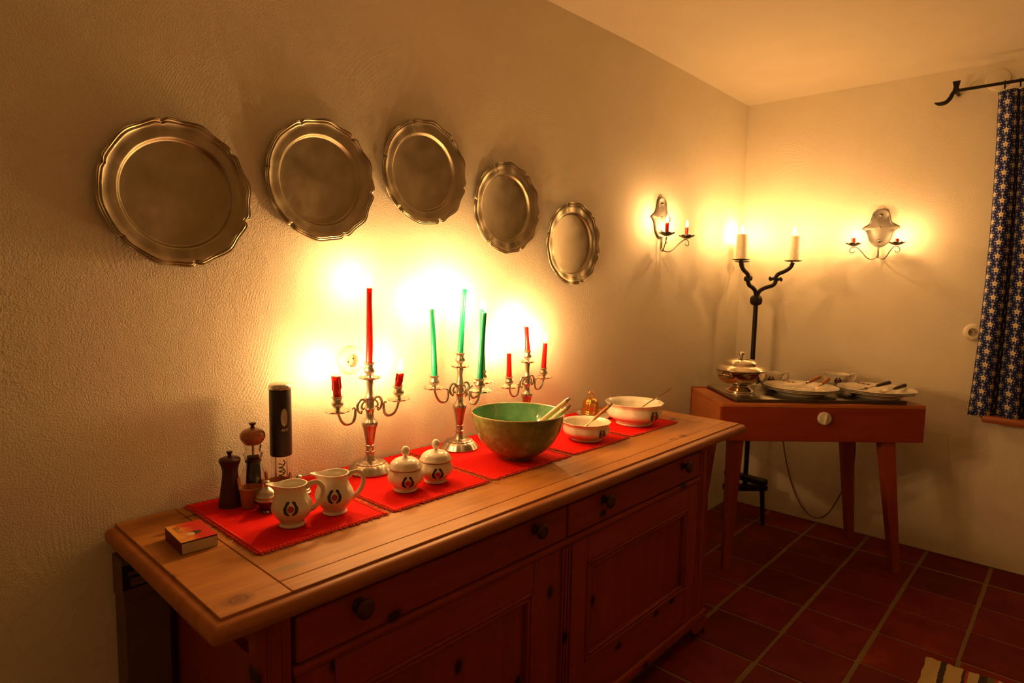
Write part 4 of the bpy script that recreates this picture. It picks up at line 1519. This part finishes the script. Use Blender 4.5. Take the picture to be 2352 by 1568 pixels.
ZP = TZ + .0185
tp = tb(.155, .175, ZP)
tu = thing('tureen', 'polished silver lidded tureen on the warming table', 'tureen', tp, face_cam(tp.x, tp.y))
MB().lathe(smooth_prof([(.0002, .002), (.066, 0), (.070, .003), (.068, .008), (.070, .012), (.068, .018), (.055, .026), (.042, .034), (.036, .040), (.046, .045), (.080, .055), (.104, .074), (.115, .098), (.119, .116), (.123, .119)], 4), 64).build('body', 'silver', tu)
ld = MB().lathe(smooth_prof([(.121, .120), (.124, .122), (.121, .127), (.110, .136), (.096, .143), (.088, .145), (.085, .150), (.079, .160), (.064, .170), (.040, .176), (.020, .178), (.008, .179)], 4), 64).build('lid', 'silver', tu)
MB().lathe(smooth_prof([(.012, .178), (.007, .180), (.006, .184), (.012, .188), (.018, .191), (.013, .193), (.014, .199), (.012, .207), (.0002, .211)], 4), 24).build('knob', 'silver', ld)
for s_ in (-1, 1):
    a0 = R(-38) if s_ < 0 else R(142)
    hp = []
    for k in range(13):
        t = -1 + 2 * k / 12
        aa = a0 + t * .32
        rr = .116 + .022 * (1 - t * t) ** .5
        hp.append((rr * math.cos(aa), rr * math.sin(aa), .104 - .012 * (abs(t) ** 4)))
    MB().tube(hp, .0038, 8).build('handle', 'silver', tu)


def platter(loc, label, r, group, name='dinner_plate', emb=True):
    o = thing(name, label, 'plate', loc, face_cam(loc[0], loc[1]), group)
    pr = smooth_prof([(.0002, .003), (.56, .003), (.60, .0), (.63, .002), (.70, .012), (.80, .020), (1.0, .030)], 3)
    pr = [(a * r, z) for a, z in pr]
    full = pr + [(r + .0006, .0315), (r - .001, .0325)] + [(a, z + .0035) for a, z in pr[::-1][1:]]
    MB().lathe(full, 72, lambda th, rr, z, i: (rr * (1 + .012 * max(0, rr / r - .8) * 5 * math.cos(10 * th)), z)).build('body', 'cream', o, ang=60)
    if emb:
        # rim emblem: rose and dark marks lying on the rim opposite the viewer, left side
        c = Vector((-.80 * r, -.34 * r, .0262))
        for k, (dx, dy, q, mt) in enumerate(((0, 0, .011, 'red_print'), (0, -.022, .009, 'black_print'), (0, .022, .009, 'black_print'))):
            rad = math.hypot(c.x + dx, c.y + dy)
            zc = .024 + (rad / r - .8) / .2 * .010 + .0012
            v_ = [(c.x + dx, c.y + dy, zc)] + [(c.x + dx + q * .8 * math.cos(2 * PI * i / 12), c.y + dy + q * math.sin(2 * PI * i / 12), .024 + (math.hypot(c.x + dx + q * .8 * math.cos(2 * PI * i / 12), c.y + dy + q * math.sin(2 * PI * i / 12)) / r - .8) / .2 * .010 + .0012) for i in range(12)]
            MB().add(v_, [(0, 1 + i, 1 + (i + 1) % 12) for i in range(12)]).build('rim_mark', mt, o, fix=False)
    return o


for ci, (a, d, lab) in enumerate(((.462, .168, 'under the wooden handled knives'), (.828, .132, 'under the dark handled cutlery'))):
    zb = ZP
    for k, r in enumerate((.171, .1735, .176)):
        P_ = tb(a, d, zb)
        platter(P_, ('bottom plate', 'middle plate', 'top plate')[k] + ' of the cream stack ' + lab, r, 'cream plates stacked on the warming table', emb=(k == 2))
        zb += .0070
PTOP = ZP + 2 * .0070


def soup_cup(a, d, z, label):
    P_ = tb(a, d, z)
    o = thing('soup_cup', label, 'cup', P_, face_cam(P_.x, P_.y), 'cream soup cups')
    outer = smooth_prof([(.034, 0), (.037, .001), (.037, .005), (.046, .014), (.057, .032), (.062, .050), (.064, .068), (.068, .077)], 4)
    MB().lathe([(.0002, .003)] + outer + [(r - .0032, max(zz, .009)) for r, zz in outer[::-1]] + [(.0002, .009)], 56).build('body', 'cream', o, ang=60)
    hp = [(0, .062, .064), (0, .072, .078), (0, .084, .083), (0, .093, .074), (0, .091, .057), (0, .079, .042), (0, .062, .036)]
    MB().tube(smooth_path(hp, 5), .0048, 8).build('handle', 'cream', o)
    emblem(o, [(r + .0008, z) for r, z in outer], .046, .0165, R(8))


soup_cup(.405, .398, ZP, 'cream soup cup behind the silver tureen')
soup_cup(.768, .390, ZP, 'cream soup cup behind the wooden handled knives')


def cutlery(name, label, cat, tipw, endw, hmat, kind, hl, group):
    tip, end = Vector(tipw), Vector(endw)
    d = (end - tip)
    L = d.length
    d.normalize()
    o = thing(name, label, cat, tip, 0, group)
    n = Vector((-d.y, d.x, 0)).normalized()
    up_ = d.cross(n) * (1 if d.cross(n).z > 0 else -1)
    a = d * (L - hl)
    MB().tube([a, a + d * (hl * .2), a + d * (hl * .6), a + d * (hl * .95), a + d * hl], [.006, .0085, .0095, .0105, .006], 10).build('handle', hmat, o)
    if hmat == 'knife_wood':
        MB().tube([a - d * .010, a + d * .002], [.0065, .0075], 10).build('bolster', 'silver', o)
    if kind == 'knife':
        v_, f_ = [], []
        for i in range(9):
            t = i / 8
            wv_ = .0085 * min(1, (t + .02) * 3) ** .5
            for q, zz in ((-1, 0), (1, 0)):
                v_.append(d * ((L - hl - .008) * t) + n * wv_ * q + up_ * .0008)
                v_.append(d * ((L - hl - .008) * t) + n * wv_ * q - up_ * .0008)
        for i in range(8):
            b = 4 * i
            f_ += [(b, b + 2, b + 6, b + 4), (b + 3, b + 1, b + 5, b + 7), (b + 1, b, b + 4, b + 5), (b + 2, b + 3, b + 7, b + 6)]
        f_ += [(0, 1, 3, 2), (32, 34, 35, 33)]
        MB().add(v_, f_).build('blade', 'silver', o)
    else:
        MB().tube([d * .055, d * .08, a], [.0030, .0024, .0036], 8).build('shaft', 'silver', o)
        if kind == 'fork':
            f_ = MB().tube([d * .052, d * .062], [.010, .006], 8, flat=.9)
            f_.build('fork_base', 'silver', o)
            for q in (-.009, -.003, .003, .009):
                MB().tube([n * q * .9 + d * .056, n * q + d * .03 - up_ * .001, n * q + up_ * .003], [.0016, .0015, .0009], 6).build('tine', 'silver', o)
        else:
            v_, f_ = [], []
            for i in range(9):
                t = i / 8
                wv_ = .021 * math.sin(PI * (.05 + .9 * t)) ** .7
                for k in range(7):
                    q = k / 6 * 2 - 1
                    v_.append(d * (.06 * t) + n * (wv_ * q) - up_ * (.006 * (1 - q * q) * math.sin(PI * t)) + up_ * .004)
            for i in range(8):
                for k in range(6):
                    q = i * 7 + k
                    f_.append((q, q + 1, q + 8, q + 7))
            b_ = MB().add(v_, f_)
            n0 = len(b_.v)
            b_.v += [p + up_ * .0014 for p in b_.v[:n0]]
            b_.f += [tuple(i + n0 for i in f[::-1]) for f in b_.f[:]]
            b_.build('spoon_bowl', 'silver', o)
    return o


zc = PTOP + .014
cutlery('carving_knife', 'carving knife with honey coloured wooden handle resting farther back on the plate', 'knife', tb(.405, .130, zc + .002), tb(.600, .245, zc + .052), 'knife_wood', 'knife', .105, 'wooden handled cutlery')
cutlery('carving_fork', 'carving fork with honey coloured wooden handle resting on the front of the plate', 'fork', tb(.475, .080, zc + .002), tb(.625, .207, zc + .048), 'knife_wood', 'fork', .098, 'wooden handled cutlery')
cutlery('serving_fork', 'dark handled serving fork lying across the plate near the curtain side', 'fork', tb(.735, .125, zc + .004), tb(.945, .205, zc + .034), 'dark_metal', 'fork', .100, 'dark handled cutlery')
cutlery('serving_spoon', 'dark handled serving spoon lying across the plate near the curtain side', 'spoon', tb(.800, .050, zc + .004), tb(.985, .145, zc + .030), 'dark_metal', 'spoon', .100, 'dark handled cutlery')

# ------------------------------------------------------------------ curtain and its rod
rod = thing('curtain_rod', 'black wrought iron curtain rod with curled end above the window', 'curtain rod', (-.09, -1.07, 2.378))
MB().tube([(0, .004, 0), (0, -1.85, .012)], [.0075, .0075], 10).build('bar', 'iron', rod)
MB().tube(smooth_path([(0, .0, .0), (0, .012, -.010), (0, .022, -.032), (0, .040, -.050), (0, .066, -.052), (0, .086, -.044)], 5), [.010] * 10 + [.0105] * 8 + [.010, .0095, .009, .008, .007, .006, .004, .002], 8, flat=.7).build('finial', 'iron', rod)
MB().prism([(-.016, .046), (.016, .046), (.010, .018), (.014, 0), (0, -.018), (-.014, 0), (-.010, .018)], -.006, .006, Matrix.Translation((0, 0, 0)) @ Matrix.Rotation(PI / 2, 4, 'X') @ Matrix.Rotation(PI / 2, 4, 'Y')).build('spearhead', 'iron', rod, smooth=False)
MB().box(0, .092, -.006, .006, -.006, .006).build('bracket', 'iron', rod, smooth=False)
MB().box(0, .092, -1.606, -1.594, -.006, .006).build('bracket', 'iron', rod, smooth=False)

cu = thing('curtain', 'dark blue curtain with small white and gold flowers hung before the window', 'curtain', (-.09, -1.25, .77))
nu, nv = 150, 40
L_top, L_bot = .44, .60
v_, uvs, f_ = [], [], []
Hc = 2.345 - .772
arc = 0
for i in range(nu + 1):
    u = i / nu
    for j in range(nv + 1):
        w_ = j / nv
        wl_ = L_bot + (L_top - L_bot) * w_ ** .8
        ystart = .012 - .024 * math.sin(PI * min(1, w_ * .9))
        amp = .034 * (1 - .45 * w_)
        y = ystart - u * wl_ + .012 * math.sin(2 * PI * u * 5.5 + .8)
        x = amp * math.cos(2 * PI * u * 5.5 + .35 * math.sin(3 * w_)) + .004 * math.sin(9 * w_ + 7 * u)
        z = w_ * Hc + .006 * math.sin(2 * PI * u * 5.5) * (1 - w_)
        v_.append((x, y, z))
        uvs.append((u * 1.02, w_ * Hc))
for i in range(nu):
    for j in range(nv):
        a = i * (nv + 1) + j
        f_.append((a, a + nv + 1, a + nv + 2, a + 1))
me = bpy.data.meshes.new('cloth')
me.from_pydata(v_, [], f_)
uvl = me.uv_layers.new(name='UVMap')
for lp in me.loops:
    uvl.data[lp.index].uv = uvs[lp.vertex_index]
for p in me.polygons:
    p.use_smooth = True
me.materials.append(M['curtain'])
oc = bpy.data.objects.new('cloth', me)
COL.objects.link(oc)
oc.parent = cu
so = oc.modifiers.new('thickness', 'SOLIDIFY')
so.thickness = .0016
for k in range(8):
    yk = -.012 - .058 * k
    MB().tube([(.0, yk + .001 * math.sin(t), 1.606 + .019 * math.sin(t)) if False else (.019 * math.cos(t), yk, 1.6005 + .019 * math.sin(t)) for t in [2 * PI * q / 20 for q in range(21)]], .0019, 6).build('ring', 'iron', cu)

# ------------------------------------------------------------------ rag rug
rg = thing('rag_rug', 'cream rag rug with dark and red woven stripes on the tiles', 'rug', (-1.173, -1.288, .0005), R(2))
rb = MB()
v_, f_ = [], []
nxr, nyr = 60, 40
for lay in (1, 0):
    for i in range(nxr + 1):
        for j in range(nyr + 1):
            x = -1.5 * i / nxr
            y = -.72 * j / nyr
            e_ = .004 * math.sin(j * 2.3) if i == 0 else 0
            v_.append((x + e_, y + .002 * math.sin(i * 1.7) * (j == 0), .001 + .008 * lay + .0012 * lay * math.sin(i * 1.1 + j * .7)))
Wd = nyr + 1
N1 = Wd * (nxr + 1)
for i in range(nxr):
    for j in range(nyr):
        q = i * Wd + j
        f_.append((q, q + 1, q + Wd + 1, q + Wd))
        f_.append((N1 + q + 1, N1 + q, N1 + q + Wd, N1 + q + Wd + 1))
for i in range(nxr):
    for j in (0, nyr):
        q = i * Wd + j
        f_.append((q, q + Wd, N1 + q + Wd, N1 + q))
for j in range(nyr):
    for i in (0, nxr):
        q = i * Wd + j
        f_.append((q, q + 1, N1 + q + 1, N1 + q))
rb.add(v_, f_)
rb.build('weave', 'rug', rg)
